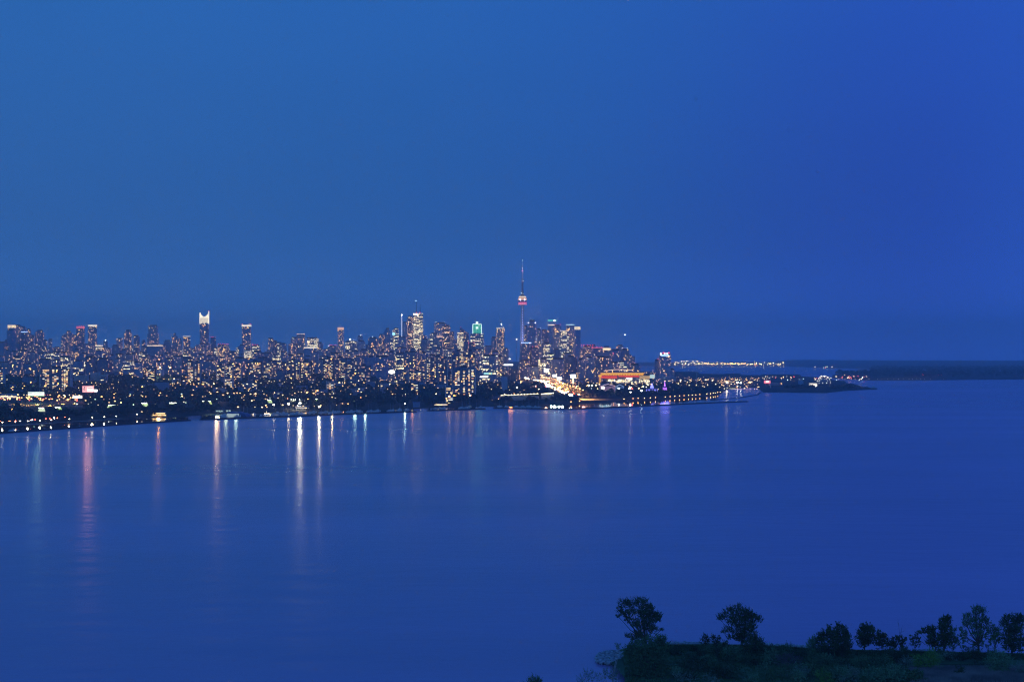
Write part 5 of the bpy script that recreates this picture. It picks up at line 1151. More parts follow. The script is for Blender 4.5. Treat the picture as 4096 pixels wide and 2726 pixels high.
def isl(px0, px1, y0, y1, n, w, h, lab):
    mb = MB()
    for _ in range(n):
        px = U(px0, px1); D = Dz(y0 if isinstance(y0, (int, float)) else interp(y0, px)) + U(0, y1); x = X(px, D); W_, H_ = w * U(.7, 1.3), h * U(.6, 1.15)
        for k in range(20):
            a, e = U(0, 2 * PI), U(.0, 1.5); rr = W_ * U(.7, 1.05); c = Vector((x + rr * math.cos(e) * math.cos(a), D + rr * math.cos(e) * math.sin(a), sea(D) + 1 + H_ * (.2 + .8 * math.sin(e))))
            s = W_ * .4; q = Euler((U(-.9, .9), U(-.9, .9), U(0, 6.3))).to_quaternion(); mb.poly([c + q @ Vector(v) * s for v in ((-1, -.7, 0), (1, -.6, .2), (.8, .8, 0), (-.7, .9, -.2))])
    tag(mb.build('island_woods', leafm), lab, 'woods', kind='stuff')
isl(3480, 4250, 1508, 5500, 700, 14, 22, 'long dark tree line covering the far island')
isl(3350, 3490, 1501, 900, 50, 13, 19, 'dark clump of trees at the near tip of the far island')
isl(3330, 3430, [(3330, 1560), (3430, 1556)], 250, 26, 8, 9, 'low dark trees along the long spit past the dome')
isl(3140, 3250, 1556, 150, 24, 8, 9, 'dark trees on the east pier before the silo block')

# ------------------------------------------------------------------ moored boats
def boat_proto(sail):
    o = empty('moored_boat', (0, 0, -50)); L_ = 5.2; q = MB()
    q.prism([(-L_, -1.2), (L_ * .6, -1.3), (L_, 0), (L_ * .6, 1.3), (-L_, 1.2)], -.2, 1.2, top=[(-L_, -1.5), (L_ * .65, -1.6), (L_ * 1.12, 0), (L_ * .65, 1.6), (-L_, 1.5)]); q.build('hull', white_hull, o)
    q = MB(); q.prism([(-2.6, -1), (1.8, -1), (1.8, 1), (-2.6, 1)], 1.2, 2.3 if sail else 3.1, top=[(-2.4, -.8), (1.0, -.8), (1.0, .8), (-2.4, .8)]); q.build('cabin', mat('cabin_pale', (.6, .62, .66)), o)
    if sail: q = MB(); q.tube((.4, 0, 1.2), (.4, 0, 14), .13, .08); q.tube((.4, 0, 2.8), (-4.4, 0, 2.8), .1, .1); q.build('mast', mat('mast_metal', (.5, .52, .55), .4), o)
    return o
pbs = [boat_proto(True), boat_proto(False)]
slots = [(U(860, 1130), 1) for _ in range(26)] + [(U(1130, 1660), 1) for _ in range(48)] + [(U(1716, 1930), 1) for _ in range(18)] + [(U(1978, 2160), 1) for _ in range(18)]
used = set()
for i, (px, _) in enumerate(slots):
    ya = interp(SHORE, px) ; yb = interp(BW[1][0] if px < 1670 else (BW[2][0] if px < 1950 else BW[3][0]), px); y = ya + (yb - ya) * U(.15, .85); D = Dz(y)
    sail = random.random() < .6; p = pbs[0 if sail else 1]; loc = (X(px, D), D, sea(D) + .1); rz = random.choice((0, PI)) + U(-.35, .35) if i % 3 else PI / 2 + U(-.3, .3)
    lab = 'white %s moored %s' % ('sailboat with a bare mast' if sail else 'motor cruiser with a low cabin', 'in the crowded marina beside the arched hall' if px < 1130 else 'in the marina below the glaring floodlights' if px < 1400 else 'at the quieter end of the marina' if px < 1700 else 'beside the yacht club house' if px < 1950 else 'in the row along the breakwater')
    gr = 'moored boats'; CNT[lab] = CNT.get(lab, 0) + 1; lab = lab.replace('with a bare mast ', '').replace('with a low cabin ', '') + ', ' + ordw(CNT[lab])
    if (sail not in used): used.add(sail); p.location = loc; p.rotation_euler = (0, 0, rz); tag(p, lab, 'boat', gr)
    else: c = dup(p, loc, rz); tag(c, lab, 'boat', gr)

# ------------------------------------------------------------------ the park in the foreground
def Dg(y, z=1.5): return (H - z) * F / (y - EY)
FS = [(2520, 2760), (2508, 2722), (2494, 2690), (2470, 2664), (2436, 2656), (2385, 2645), (2382, 2628), (2420, 2605), (2470, 2600), (2520, 2585), (2640, 2577), (2760, 2576), (2900, 2577), (3020, 2577), (3100, 2584), (3220, 2590), (3300, 2594), (3420, 2598), (3560, 2601), (3680, 2603), (3800, 2606), (3960, 2610), (4100, 2612), (4600, 2620)]
park = noisy('park_grass', (.04, .09, .04), (.08, .16, .07), .06, detail=8, c3=(.045, .05, .03))
v = []; f = []
for i, (px, y) in enumerate(FS):
    D = Dg(y, 0); x = X(px, D)
    for k, (dd, z) in enumerate(((2.5, -1.5), (0, .1), (-5, 1.2), (-14, 2.0))): v.append((x + (-dd * .5 if i < 7 else 0), D + (dd * .3 if i < 7 else dd), z * (.5 if i < 9 and z > 0 else 1)))
    v.append((x + (10 if i < 8 else 0), min(D - 16, 400), 2.2)); v.append((x * .9 + 60, 330, 2.6))
for i in range(len(FS) - 1):
    for k in range(5): f.append((i * 6 + k, (i + 1) * 6 + k, (i + 1) * 6 + k + 1, i * 6 + k + 1))
me = bpy.data.meshes.new('park_ground'); me.from_pydata(v, [], f); me.materials.append(park); me.update(); o = bpy.data.objects.new('park_ground', me); COL.objects.link(o); o['kind'] = 'structure'
def leaf_tree(label, clumps, base, mcol, name='tree', n=1.0, leaf=.30, up=.95, D=None, group=None, trunk=True, zsink=0, bare=None, cat='tree', limb_m=None, depth=.8, seed=0):
    """crown from clumps (px, y, rx, ry in photo pixels) at the depth of the trunk foot (px, y)"""
    rnd = random.Random(seed + int(base[0])); D = D or Dg(base[1]); k = D / F; o = empty(name, (X(base[0], D), D, Z(base[1], D))); tag(o, label, cat, group)
    ox, oz = X(base[0], D), Z(base[1], D); mb = MB(); C = []
    for (cx, cyy, rx, ry) in clumps:
        c = Vector((X(cx, D) - ox, rnd.gauss(0, .25) * rx * k, Z(cyy, D) - oz)); C.append((c, rx * k, ry * k))
        a_, b_ = rx * k, ry * k; cnt_ = max(10, int(n * 28 * a_ * b_))
        for s in range(cnt_):
            u = Vector((rnd.gauss(0, 1), rnd.gauss(0, 1), rnd.gauss(0, 1))).normalized() * rnd.uniform(.2, 1.25) ** .6
            sp = c + Vector((u.x * a_, u.y * a_ * depth, u.z * b_)); tip = (u + Vector((0, 0, up))).normalized(); ln = rnd.uniform(.35, 1.0) * min(a_ * 1.2, 1.7)
            for j in range(11):
                t = j / 10; p = sp + tip * ln * t + Vector((rnd.gauss(0, .13), rnd.gauss(0, .13), rnd.gauss(0, .12))) * (1.3 - t); kk = leaf * rnd.uniform(.5, 1.15) * (1.15 - .6 * t)
                q = Euler((rnd.uniform(-1.3, 1.3), rnd.uniform(-1.3, 1.3), rnd.uniform(0, 6.3))).to_quaternion(); mb.poly([p + q @ Vector(v_) * kk for v_ in ((-.5, -.4, 0), (.45, -.5, .1), (.7, .5, 0), (-.3, .6, -.1))])
    mb.build('crown', mcol, o)
    if trunk:
        q = MB(); lm = limb_m or wood_m; hh = max(c[0].z for c in C); fork = Vector((0, 0, max(hh * .22, .5))); r0 = max(.12, min(.45, hh * .022))
        q.tube((0, 0, -1.5), fork, r0 * 1.2, r0, 7)
        for c, a_, b_ in C:
            m_ = fork.lerp(c, .55) + Vector((0, 0, -.06 * hh)); q.tube(fork, m_, r0 * .6, r0 * .35, 5); q.tube(m_, c, r0 * .35, r0 * .12, 5)
            for _ in range(3): e = c + Vector((rnd.uniform(-a_, a_), rnd.uniform(-a_, a_) * .6, rnd.uniform(0, b_))) * .8; q.tube(m_.lerp(c, .7), e, r0 * .16, .02, 4)
        q.build('trunk', lm, o)
    if bare:
        q = MB()
        for (a, b_, c, d_) in bare: q.tube((X(a, D) - ox, 0, Z(b_, D) - oz), (X(c, D) - ox, rnd.uniform(-.4, .4), Z(d_, D) - oz), .045, .02, 4)
        q.build('bare_twig', wood_m, o)
    return o
def A1(l, s=.2971, x0=2050, y0=2350): return [(x0 + a * s, y0 + b * s, c * s, d * s) for a, b, c, d in l]
def A2(l): return A1(l, x0=2700)
def A3(l): return A1(l, x0=3396)
L1 = noisy('leaf_deep', (.028, .068, .030), (.06, .13, .055), .35)
L2 = noisy('leaf_mid', (.055, .135, .06), (.10, .22, .10), .35)
L3 = noisy('leaf_silver', (.12, .20, .16), (.22, .32, .26), .5)
L4 = noisy('leaf_lime', (.09, .25, .045), (.16, .36, .08), .4)
L5 = noisy('leaf_teal', (.10, .23, .12), (.17, .34, .19), .4)
palebark = mat('pale_bark', (.30, .32, .33))
leaf_tree('tall leaning tree at the rocky point, crown open with gaps', A1([(1730, 200, 80, 60), (1600, 215, 75, 45), (1485, 200, 55, 40), (1445, 280, 35, 45), (1500, 345, 50, 45), (1430, 385, 30, 18), (1560, 420, 35, 60), (1600, 320, 60, 45), (1760, 320, 100, 90), (1850, 270, 50, 60), (1870, 400, 95, 80), (1960, 400, 50, 60), (1650, 470, 45, 60), (1790, 500, 100, 80), (1890, 560, 55, 50), (1995, 560, 32, 12), (1560, 640, 40, 22), (1640, 670, 60, 40), (1710, 620, 80, 50)]), (2580, 2600), L1, n=1.15)
leaf_tree('broad willow-like mass with pale forked trunk below the leaning tree', A1([(1850, 760, 180, 90), (1700, 800, 150, 100), (1980, 800, 130, 110), (1590, 860, 90, 90), (1800, 930, 220, 110), (1960, 980, 140, 130), (1640, 1020, 120, 120), (1800, 1120, 200, 120), (2010, 1150, 90, 110), (1990, 680, 80, 40)]), (2618, 2712), L2, n=.9, up=.7, limb_m=None, seed=4)
leaf_tree('pale small tree with thin branches at the rocky water edge', A1([(1330, 1110, 80, 60), (1300, 1190, 110, 60), (1400, 1200, 90, 80), (1230, 1130, 40, 40), (1420, 760, 35, 25), (1440, 800, 40, 30)]), (2452, 2735), L3, n=.5, leaf=.22, limb_m=palebark)
leaf_tree('feathery pale tree whose top rises from the bottom edge over water', A1([(1020, 1150, 90, 45), (1100, 1190, 70, 60), (960, 1210, 80, 50), (900, 1260, 60, 40), (1060, 1270, 120, 60)]), (2352, 2775), L3, n=.42, leaf=.2, D=405)
leaf_tree('small spiky treetop poking up alone at the bottom edge', A1([(300, 1230, 60, 45), (250, 1270, 70, 40), (360, 1270, 60, 40)]), (2140, 2790), L2, n=.8, D=400)
leaf_tree('wide spreading tree with a mushroom-shaped crown, centre of the park row', A2([(850, 270, 50, 45), (740, 310, 60, 42), (640, 380, 60, 40), (600, 415, 35, 20), (960, 330, 60, 50), (1050, 375, 50, 50), (1130, 430, 45, 40), (860, 390, 120, 75), (1000, 440, 90, 65), (760, 440, 70, 50), (720, 560, 60, 32), (650, 590, 25, 18), (890, 520, 80, 65), (1010, 550, 75, 70), (860, 640, 70, 60), (750, 660, 50, 26), (950, 680, 100, 80)]), (2968, 2590), L1, n=1.15)
leaf_tree('conical dark bush tree leaning on the mushroom-shaped tree', A2([(1060, 650, 50, 60), (1090, 720, 80, 60), (1030, 800, 130, 90), (1130, 790, 80, 60), (980, 880, 150, 80), (1110, 890, 90, 80)]), (3020, 2640), L1, n=1.0, seed=2)
leaf_tree('small thin tree on the lake bank, left one of the little pair', A2([(415, 660, 35, 35), (405, 710, 50, 45), (450, 740, 30, 30)]), (2822, 2588), L1, n=.8)
leaf_tree('little bank tree with two upright tips, other one of the pair', A2([(515, 655, 26, 38), (590, 665, 22, 36), (540, 720, 50, 45), (570, 780, 40, 40)]), (2862, 2592), L1, n=.9)
leaf_tree('pale green round bush before the pointed poplar clump', A2([(1870, 720, 70, 55), (1840, 790, 60, 60), (1900, 820, 60, 60)]), (3255, 2618), L5, n=.9, name='shrub', cat='shrub')
leaf_tree('clump of pointed dark poplars, first of the far park trees', A2([(1970, 640, 40, 70), (1940, 700, 45, 60), (2080, 560, 35, 70), (2040, 650, 70, 80), (2130, 650, 70, 80), (2060, 780, 120, 80), (1990, 860, 90, 80), (2080, 920, 110, 60)]), (3312, 2632), L1, n=1.1, up=1.3)
leaf_tree('tallest pointed poplar clump, right behind the first one', A2([(2205, 520, 35, 65), (2170, 580, 30, 60), (2260, 560, 35, 55), (2300, 600, 35, 70), (2230, 650, 90, 80), (2320, 680, 50, 70), (2250, 760, 110, 90), (2200, 860, 100, 90), (2310, 840, 60, 100)]), (3368, 2635), L1, n=1.1, up=1.3, seed=3)
leaf_tree('rounded park tree with spiky top past the poplar clumps', A3([(180, 525, 30, 45), (230, 520, 35, 45), (275, 520, 28, 45), (310, 560, 35, 50), (160, 580, 45, 50), (240, 600, 95, 60), (120, 665, 40, 25), (210, 680, 90, 70), (280, 700, 60, 70), (190, 760, 60, 50)]), (3458, 2598), L1, n=1.1, up=1.0)
leaf_tree('lower tree joined to the rounded spiky one, two short peaks', A3([(408, 620, 35, 55), (440, 660, 35, 50), (488, 650, 22, 50), (400, 700, 60, 60), (500, 710, 40, 50), (430, 760, 80, 50)]), (3528, 2600), L1, n=1.0, up=1.0)
leaf_tree('small pointed tree beside the tree with bare twigs', A3([(592, 700, 20, 38), (565, 740, 40, 45), (615, 760, 30, 45), (580, 790, 55, 35)]), (3572, 2602), L1, n=1.0, up=1.0)
leaf_tree('vase-shaped small tree with long bare twigs above it', A3([(650, 680, 28, 40), (700, 690, 30, 45), (755, 690, 24, 40), (690, 750, 55, 45), (710, 800, 30, 30)]), (3606, 2604), L1, n=1.0, up=1.2, bare=[(3600, 2548, 3593, 2472), (3600, 2540, 3612, 2498), (3596, 2500, 3590, 2482), (3603, 2545, 3608, 2505), (3598, 2530, 3618, 2520)])
leaf_tree('sparse vase-shaped tree standing clear on the bank', A3([(835, 680, 22, 40), (875, 690, 28, 45), (915, 650, 30, 50), (950, 690, 25, 45), (865, 750, 40, 40), (920, 750, 35, 40)]), (3660, 2604), L1, n=.62, up=1.2)
leaf_tree('tree with a drooping arm arching over a gap of lake', A3([(950, 590, 30, 16), (990, 570, 32, 30), (1035, 580, 40, 30), (1080, 560, 40, 45), (1130, 560, 50, 50), (1110, 640, 65, 60), (1160, 680, 60, 70), (1090, 740, 50, 50), (1170, 770, 55, 45)]), (3742, 2606), L1, n=1.05)
leaf_tree('tall dark columnar tree in the middle of the park group', A3([(1290, 400, 40, 40), (1330, 420, 40, 50), (1250, 480, 45, 60), (1300, 500, 65, 70), (1290, 600, 65, 80), (1240, 680, 55, 70), (1310, 700, 60, 60), (1270, 770, 45, 40)]), (3776, 2610), L1, n=1.3)
leaf_tree('side tree with fine drooping sprays beside the columnar tree', A3([(1390, 570, 45, 50), (1400, 640, 45, 55), (1450, 690, 40, 45), (1380, 720, 55, 50), (1470, 745, 28, 20), (1360, 780, 60, 30)]), (3812, 2610), L2, n=.85)
leaf_tree('tall airy cottonwood, highest crown of the park row', A3([(1690, 270, 45, 30), (1750, 280, 55, 40), (1810, 330, 45, 45), (1700, 350, 60, 35), (1600, 380, 50, 40), (1550, 420, 28, 45), (1660, 440, 60, 50), (1780, 430, 70, 60), (1850, 450, 40, 60), (1580, 500, 45, 50), (1720, 530, 75, 55), (1820, 560, 60, 60), (1500, 560, 18, 35), (1540, 620, 45, 55), (1700, 620, 60, 40), (1800, 650, 50, 45), (1550, 700, 35, 40), (1690, 760, 40, 22), (1780, 740, 45, 40), (1530, 780, 25, 35)]), (3914, 2612), L2, n=.80, up=1.0)
leaf_tree('slimmer tree filling the gap before the last big tree', A3([(1960, 560, 45, 45), (1930, 620, 50, 55), (2010, 610, 50, 60), (1960, 690, 60, 50), (1900, 730, 25, 50), (2020, 720, 35, 40), (1860, 780, 20, 35)]), (3980, 2614), L2, n=.8, up=.9)
leaf_tree('last big tree of the park row at the picture edge', A3([(2110, 380, 35, 45), (2160, 440, 70, 55), (2250, 400, 60, 50), (2320, 410, 40, 60), (2080, 480, 50, 55), (2270, 500, 90, 70), (2150, 560, 70, 50), (2260, 620, 95, 80), (2120, 680, 70, 70), (2200, 730, 90, 70), (2320, 730, 50, 80), (2150, 800, 70, 50), (2260, 810, 70, 50)]), (4048, 2618), L1, n=1.05, up=.7)
# shrubs and low growth, each one a plant of its own
SH = [(A3([(2010, 930, 120, 90), (1930, 1010, 90, 110), (2080, 1010, 100, 120), (2000, 1120, 140, 60)]), (3992, 2704), L5, 'drooping fountain-shaped willow on the grass at the right of the park', 1.1), (A3([(1110, 860, 55, 60), (1090, 950, 90, 80), (1150, 1020, 70, 70), (1060, 1030, 70, 60)]), (3724, 2690), L4, 'bright lime green bush tree beside the grass clearing', 1.1),
      (A3([(905, 940, 50, 50), (950, 1000, 70, 60), (920, 1050, 60, 40)]), (3675, 2690), L4, 'smaller lime green bush next to the bright one', 1.0), (A3([(1350, 900, 60, 35), (1410, 930, 60, 40), (1310, 880, 40, 30)]), (3800, 2650), L3, 'silvery flowering shrub behind the grass clearing', .9),
      (A3([(2300, 1060, 80, 50), (2340, 1120, 60, 50), (2250, 1050, 50, 30)]), (4086, 2712), L3, 'silvery shrub at the picture edge below the last tree', .9), (A3([(1700, 880, 110, 70), (1600, 860, 60, 50), (1760, 940, 90, 60)]), (3900, 2660), L1, 'wide dark bush under the airy cottonwood', 1.1),
      (A3([(1490, 1100, 60, 45), (1500, 1130, 40, 40)]), (3838, 2712), L1, 'little dark round shrub alone in the pale reeds', 1.3), (A3([(640, 900, 110, 70), (560, 860, 80, 50), (720, 880, 60, 50)]), (3590, 2660), L1, 'dark blue-black bush under the vase-shaped trees', 1.2),
      (A3([(300, 1140, 130, 70), (230, 1200, 100, 60), (370, 1200, 90, 60)]), (3484, 2735), L5, 'soft pale willow bush in the near growth, first of two', .9), (A3([(620, 1160, 150, 80), (560, 1080, 90, 60), (700, 1200, 120, 60)]), (3582, 2738), L5, 'soft pale willow bush in the near growth, second of two', .9),
      (A3([(40, 1130, 80, 60), (70, 1200, 80, 60)]), (3412, 2735), L3, 'greyish bush between the willow bushes and the slope', .8), (A3([(150, 980, 100, 60), (170, 1060, 90, 50)]), (3444, 2690), L2, 'round mid-green bush on the dark slope', 1.0),
      (A3([(460, 990, 110, 60), (380, 1030, 70, 50)]), (3530, 2690), L2, 'flat-topped mid-green bush on the dark slope', 1.0), (A3([(800, 950, 60, 40), (770, 1020, 80, 50)]), (3630, 2690), L3, 'grey leaved bush before the small lime one', .8),
      (A2([(1680, 1120, 110, 45), (1600, 1170, 80, 50), (1740, 1150, 60, 50)]), (3195, 2722), L3, 'white-flowering shrub glimmering on the near slope', .9), (A2([(1040, 1200, 70, 45), (1080, 1240, 60, 40), (980, 1240, 50, 40)]), (3010, 2738), L5, 'pale spiky shrub at the bottom edge below the mushroom tree', .9),
      (A2([(1980, 1180, 110, 70), (2040, 1230, 80, 40)]), (3296, 2738), L4, 'lime tinted bush at the bottom edge below the poplars', .9), (A2([(2230, 1130, 110, 80), (2310, 1190, 80, 70)]), (3372, 2735), L5, 'pale green bush at the bottom edge beside the willow bushes', .9),
      (A2([(520, 1230, 90, 45), (440, 1210, 60, 50)]), (2846, 2738), L3, 'grey-green shrub at the bottom edge near the pale trunk', .8), (A2([(200, 1220, 90, 50), (90, 1200, 80, 60), (30, 1180, 50, 40)]), (2734, 2735), L3, 'low grey shrub at the bottom edge by the inlet', .7),
      (A2([(760, 830, 110, 55), (700, 900, 90, 60), (860, 860, 80, 60)]), (2926, 2640), L5, 'dim pale bush at the foot of the mushroom-shaped tree', .9), (A2([(1290, 860, 80, 70), (1330, 920, 80, 60), (1240, 920, 60, 60)]), (3086, 2648), L5, 'feathery pale bush past the conical dark bush', .8),
      (A2([(1520, 790, 80, 30), (1500, 820, 90, 30)]), (3155, 2608), L2, 'low domed bush against the lake edge', 1.0), (A2([(1700, 920, 70, 50)]), (3206, 2640), L1, 'small black round bush on the open slope', 1.3), (A2([(950, 950, 140, 50), (1100, 960, 100, 50)]), (2990, 2655), L2, 'long hummock of brush under the conical bush', 1.0),
      (A2([(1230, 1020, 110, 35), (1180, 1060, 90, 30)]), (3060, 2680), L5, 'low streak of lighter brush on the near slope', .7), (A2([(560, 880, 80, 90), (600, 960, 70, 80)]), (2872, 2650), L1, 'dark bush behind the little pair of bank trees', 1.1), (A2([(680, 1080, 130, 80), (560, 1100, 90, 80), (800, 1120, 110, 60)]), (2902, 2715), L1, 'big dark mass of brush on the near slope', 1.0),
      (A2([(240, 1000, 130, 80), (360, 1040, 100, 90), (120, 1010, 90, 60)]), (2770, 2690), L1, 'dark brush spreading beyond the pale forked trunk', 1.0), (A2([(1400, 1120, 130, 60), (1260, 1150, 120, 50), (1500, 1090, 80, 50)]), (3104, 2720), L2, 'dull brush covering the middle of the near slope', .9), (A2([(1500, 940, 130, 50), (1600, 990, 130, 50), (1430, 990, 90, 40)]), (3160, 2672), mat('brush_violet', (.12, .11, .13)), 'greyish violet thicket on the open slope', .9),
      (A2([(1850, 1010, 110, 60), (1950, 1060, 90, 60), (2100, 1060, 110, 60)]), (3275, 2700), L2, 'uneven brush at the foot of the poplar clump', .9), (A2([(1850, 900, 100, 60), (1950, 960, 100, 50)]), (3258, 2660), L2, 'brush skirting the pale green round bush', .9), (A2([(2250, 980, 120, 60), (2330, 1050, 80, 50)]), (3380, 2680), L1, 'dark brush closing the slope below the tallest poplars', 1.0)]
for i, (cl, b, m, lab, nn) in enumerate(SH): leaf_tree(lab, cl, b, m, n=nn * .8, name='shrub', cat='shrub', leaf=.22, up=.35, seed=i)
# more low bushes filling the slope, copied from a few kinds
KIND = []
for i, (m, nm) in enumerate(((L1, 'dark'), (L2, 'mid-green'), (L5, 'pale green'), (L3, 'silvery'), (L2, 'olive'), (L1, 'blackish'))):
    rr_ = random.Random(i + 40); cl = [(3000 + rr_.uniform(-18, 18), 2600 + rr_.uniform(-8, 6), rr_.uniform(9, 16), rr_.uniform(7, 13)) for _ in range(7)]
    KIND.append((leaf_tree('seed', cl, (3000, 2612), m, n=.8, name='shrub', cat='shrub', leaf=.24, up=.5, seed=i, D=470, group='bushes on the park slope'), nm))
used_k = set(); cn_ = {}
for i in range(110):
    px = U(2530, 4110); yb = interp([(2530, 2612), (2700, 2598), (3100, 2602), (3300, 2614), (4110, 2628)], px) + (U(0, 120) if i % 3 else U(0, 14))
    if px > 3700 and yb > 2650: continue
    k = random.choice((0, 1, 1, 2, 2, 3, 4, 5)) if yb > 2640 else random.choice((0, 0, 1, 4, 5)); o, nm = KIND[k]; D = Dg(yb, 2.0); sc = U(.7, 1.5) * (1.0 if yb > 2630 else .8)
    cn_[k] = cn_.get(k, 0) + 1; lab = '%s bush of the park slope, %s counted of its colour' % (nm, ordw(cn_[k]))
    if k not in used_k: used_k.add(k); o.location = (X(px, D), D, 1.9); o.scale = (sc,) * 3; o['label'] = lab
    else: dup(o, (X(px, D), D, 1.9), U(0, 6.3), (sc * U(.8, 1.3), sc, sc * U(.7, 1.2)), lab)
# rough brush between them, reeds in front
def brush(name, n, pf, m, h, w, lab, lean=.2):
    mb = MB()
    for _ in range(n):
        px, y = pf(); D = Dg(y, 2.0); x = X(px, D); 
        for _k in range(5):
            a = U(0, 6.3); hh = h * U(.5, 1.2); dx, dy = math.cos(a) * w * .5, math.sin(a) * w * .5; ox_, oy_ = U(-.5, .5), U(-.5, .5); tx, ty = U(-lean, lean) * hh, U(-lean, lean) * hh
            mb.poly([(x + ox_ - dx, D + oy_ - dy, 1.8), (x + ox_ + dx, D + oy_ + dy, 1.8), (x + ox_ + tx + dx * .2, D + oy_ + ty, 2 + hh), (x + ox_ + tx - dx * .2, D + oy_ + ty, 2 + hh)])
    tag(mb.build(name, m), lab, 'undergrowth', kind='stuff')
reedm = noisy('reed_straw', (.16, .17, .19), (.34, .36, .36), .12)
brush('reeds', 9000, lambda: (U(3640, 4120), 2678 + abs(random.gauss(0, 32))), reedm, 1.5, .22, 'pale reed bed swaying along the bottom edge of the park')
brush('undergrowth', 5200, lambda: (U(2500, 3640), U(2600, 2755)), L2, .55, .5, 'rough dark undergrowth covering the park slope', .5)
brush('bank_grass', 4000, lambda: (lambda p: (p, interp([(2520, 2588), (2640, 2580), (3020, 2580), (3300, 2597), (4100, 2616)], p) + U(0, 22)))(U(2520, 4120)), L1, .45, .4, 'tufted grass along the lake bank', .4)
# stones at the water edge
stonem = noisy('pale_stone', (.20, .24, .28), (.5, .56, .62), .7)
def rocks(n, pf, r0, r1, lab, name='rubble', zt=.5):
    mb = MB()
    for _ in range(n):
        px, y = pf(); D = Dg(y, .3); r = U(r0, r1); c = Vector((X(px, D), D, .3 + U(0, zt))); m = 6
        P = [[c + Vector((math.cos(2 * PI * i / m) * r * k * U(.75, 1.2), math.sin(2 * PI * i / m) * r * k * U(.75, 1.2), z * r)) for i in range(m)] for k, z in ((.95, -.6), (1.0, 0), (.55, .5))]
        for a, b_ in zip(P, P[1:]):
            for i in range(m): mb.poly([a[i], a[(i + 1) % m], b_[(i + 1) % m], b_[i]])
        mb.poly(P[-1])
    tag(mb.build(name, stonem), lab, 'rubble', kind='stuff')
rocks(620, lambda: (lambda a, q_: (2440 + 56 * q_ * math.cos(a), 2630 + 24 * q_ * math.sin(a) - 6 * q_ * math.cos(a)))(U(0, 6.28), U(0, 1) ** .5), .25, .7, 'bluish pale rubble stones forming the rocky point', zt=.9)
rocks(420, lambda: (lambda p: (p, interp([(2670, 2574), (3000, 2574), (3100, 2581), (3250, 2587)], p) + U(-3, 3)))(random.choice((U(2665, 2810), U(2700, 2900), U(3045, 3235)))), .25, .75, 'thin line of pale stones and foam along the lake bank')
rocks(60, lambda: (lambda p: (p, interp([(3600, 2600), (3720, 2603)], p) + U(-2, 2)))(U(3600, 3720)), .25, .6, 'short patch of pale stones between two trees on the bank')
grid_obj('park_clearing', [0, 1], [0, 1], lambda x, y: 2.42, noisy('mown_grass', (.02, .05, .02), (.035, .07, .03), .2), False, xf=lambda x, y: (X(3755 + 250 * x, Dg(2664 if y else 2682)), Dg(2664 if y else 2682)))

# ------------------------------------------------------------------ spot beams added for the light streaks on the water
for px, y, D, c, p, sz in ((11, 1693, Dshore(11) + 3, (1, .82, .55), 0.27, 1), (160, 1686, Dshore(160) + 3, (1, .82, .55), 0.27, 1), (206, 1682, Dshore(206) + 3, (1, .82, .55), 0.24, 1), (278, 1677, Dshore(278) + 3, (1, .82, .55), 0.18, 1), (370, 1671, Dshore(370) + 3, (1, .82, .55), 0.48, 1.5), (418, 1669, Dshore(418) + 3, (1, .82, .55), 0.27, 1), (112, 1688, Dshore(112) + 3, (1, .82, .55), 0.24, 1),
                       (145, 1576, 2750, (.45, 1, .6), 4.0, 9), (257, 1580, 2850, (1, .4, .15), 1.8, 4), (352, 1556, 2900, (1, .40, .28), 6.5, 6), (457, 1575, 2900, ORG, 1.7, 4), (870, 1567, 2900, (1, .6, .3), 2.2, 4), (866, 1611, 2420, (1, .7, .4), .8, 2), (905, 1620, 2400, (.8, 1, .7), .3, 3), (945, 1622, 2400, (.7, 1, .8), .35, 3),
                       (1155, 1615, 2600, WHT, .35, 2), (1200, 1612, 2600, (1, .88, .58), 9, 2.5), (1277, 1627, 2450, (1, .85, .55), 2.8, 1.2), (1330, 1630, 2420, WHT, .5, 1), (1370, 1600, 2850, (1, .4, .2), .6, 4), (1420, 1630, 2480, (.6, 1, .9), .3, 3), (1441, 1592, 2850, ORG, .2, 2.5), (1462, 1632, 2460, (.6, 1, .85), .4, 2),
                       (1620, 1614, 2600, (.6, 1, .9), .4, 1.5), (1650, 1612, 2600, ORG, .12, 2), (1908, 1300, 6700, (.25, 1, .8), .35, 25), (2043, 1612, 2800, (1, .35, .1), .5, 5), (2205, 1610, 2900, (.7, 1, .9), 0.36, 2), (2218, 1608, 2900, (.7, 1, .9), 0.54, 3), (2236, 1608, 2900, (.75, 1, .9), 0.45, 2), (2249, 1608, 2900, (.8, 1, .9), 0.36, 2), (2184, 1600, 2900, (1, .5, .3), .25, 3),
                       (2334, 1590, 3000, (1, .4, .3), .2, 4), (2420, 1550, 3550, (.5, .9, 1), .3, 16), (2659, 1530, 3650, (.14, .14, 1), 1.3, 12), (3262, 1546, 4500, (.7, 1, 1), .7, 5), (2905, 1528, 4300, WHT, .2, 2)):
    flood(px, y, D, c, p * BEAM * (D / 2500.0) ** 2, size=sz, ang=60)

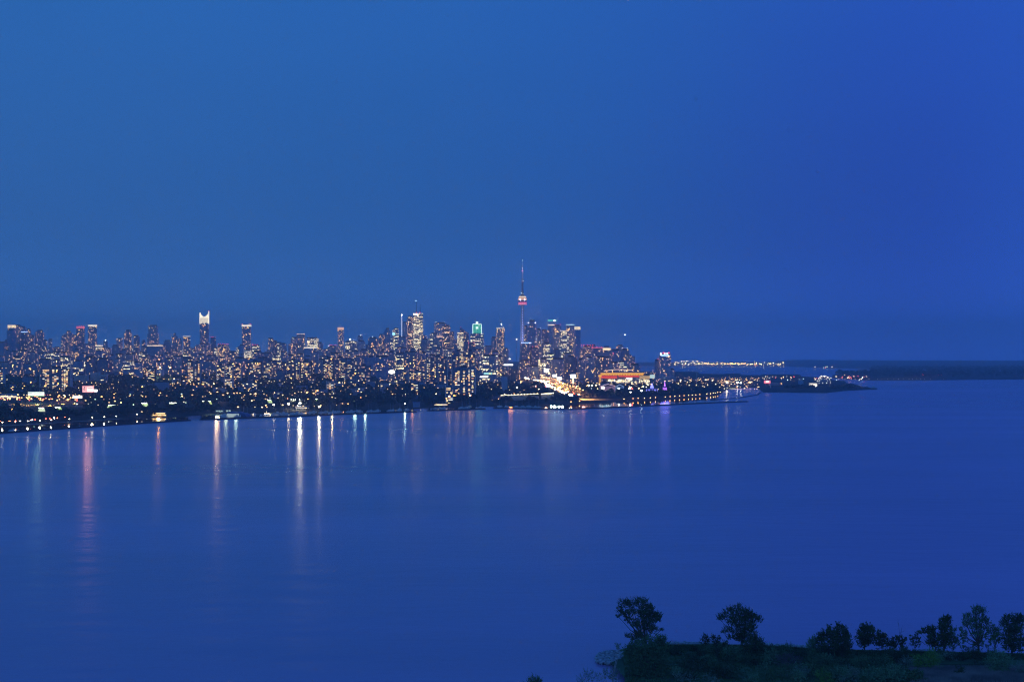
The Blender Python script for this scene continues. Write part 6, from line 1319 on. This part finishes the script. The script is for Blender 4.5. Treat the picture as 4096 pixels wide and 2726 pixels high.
def ground_glow(px, y, D, c, p, lab=None):  # added downward spot for glow on the ground, has no lamp head
    L = bpy.data.lights.new('lamp_light', 'SPOT'); L.energy = p; L.color = c; L.shadow_soft_size = 1.2; L.spot_size = R(152); L.spot_blend = .5
    o = bpy.data.objects.new('lamp_light', L); COL.objects.link(o); o.location = (X(px, D), D, Z(y, D))
for px, y, D in ((20, 1608, 2620), (70, 1606, 2650), (110, 1607, 2600), (150, 1609, 2640), (200, 1612, 2600), (250, 1610, 2680), (300, 1612, 2700), (50, 1622, 2450)): ground_glow(px, y, D, (1, .46, .12), 2.2e5)
for k in range(12):
    p, d = along(RP, tot * .6 * (k + .5) / 12); L = bpy.data.lights.new('lamp_light', 'SPOT'); L.energy = 3.4e6; L.color = (1, .42, .13); L.shadow_soft_size = 1.5; L.spot_size = R(152); L.spot_blend = .5  # more spots added to brighten the road deck
    o = bpy.data.objects.new('lamp_light', L); COL.objects.link(o); o.location = p + Vector((14, 0, 16))
for px, y, D, c, p in ((960, 1640, 2380, (1, .85, .55), 3e4), (1010, 1640, 2380, (1, .75, .4), 4e4), (1060, 1642, 2380, (1, .75, .4), 4e4), (880, 1632, 2400, (.85, 1, .75), 1.2e5), (1195, 1612, 2600, (1, .85, .55), 8e4), (1567, 1487, 4190, (1, .9, .7), 8e4), (2412, 1550, 3540, (1, .8, .75), 4e5), (640, 1469, 4190, (1, .95, .7), 3e5), (2940, 1528, 4280, (1, .85, .5), 2e5), (2225, 1612, 2890, (.95, 1, .85), 8e4), (2360, 1540, 3690, (.9, 1, .8), 2e5), (3265, 1550, 4480, (1, .8, .55), 8e4)): ground_glow(px, y, D, c, p)

# ------------------------------------------------------------------ evening haze
hm = bpy.data.materials.new('haze'); hm.use_nodes = True; nt = hm.node_tree; nt.nodes.clear()
pv = nd(nt, 'ShaderNodeVolumePrincipled'); pv.inputs['Density'].default_value = HAZE; pv.inputs['Color'].default_value = (.93, .95, .99, 1); pv.inputs['Anisotropy'].default_value = .55
ou = nd(nt, 'ShaderNodeOutputMaterial'); nt.links.new(pv.outputs[0], ou.inputs['Volume'])
q = MB(); q.box(-24000, 24000, -2500, 27500, -60, 700); o = q.build('haze', hm); tag(o, None, None, kind='stuff')
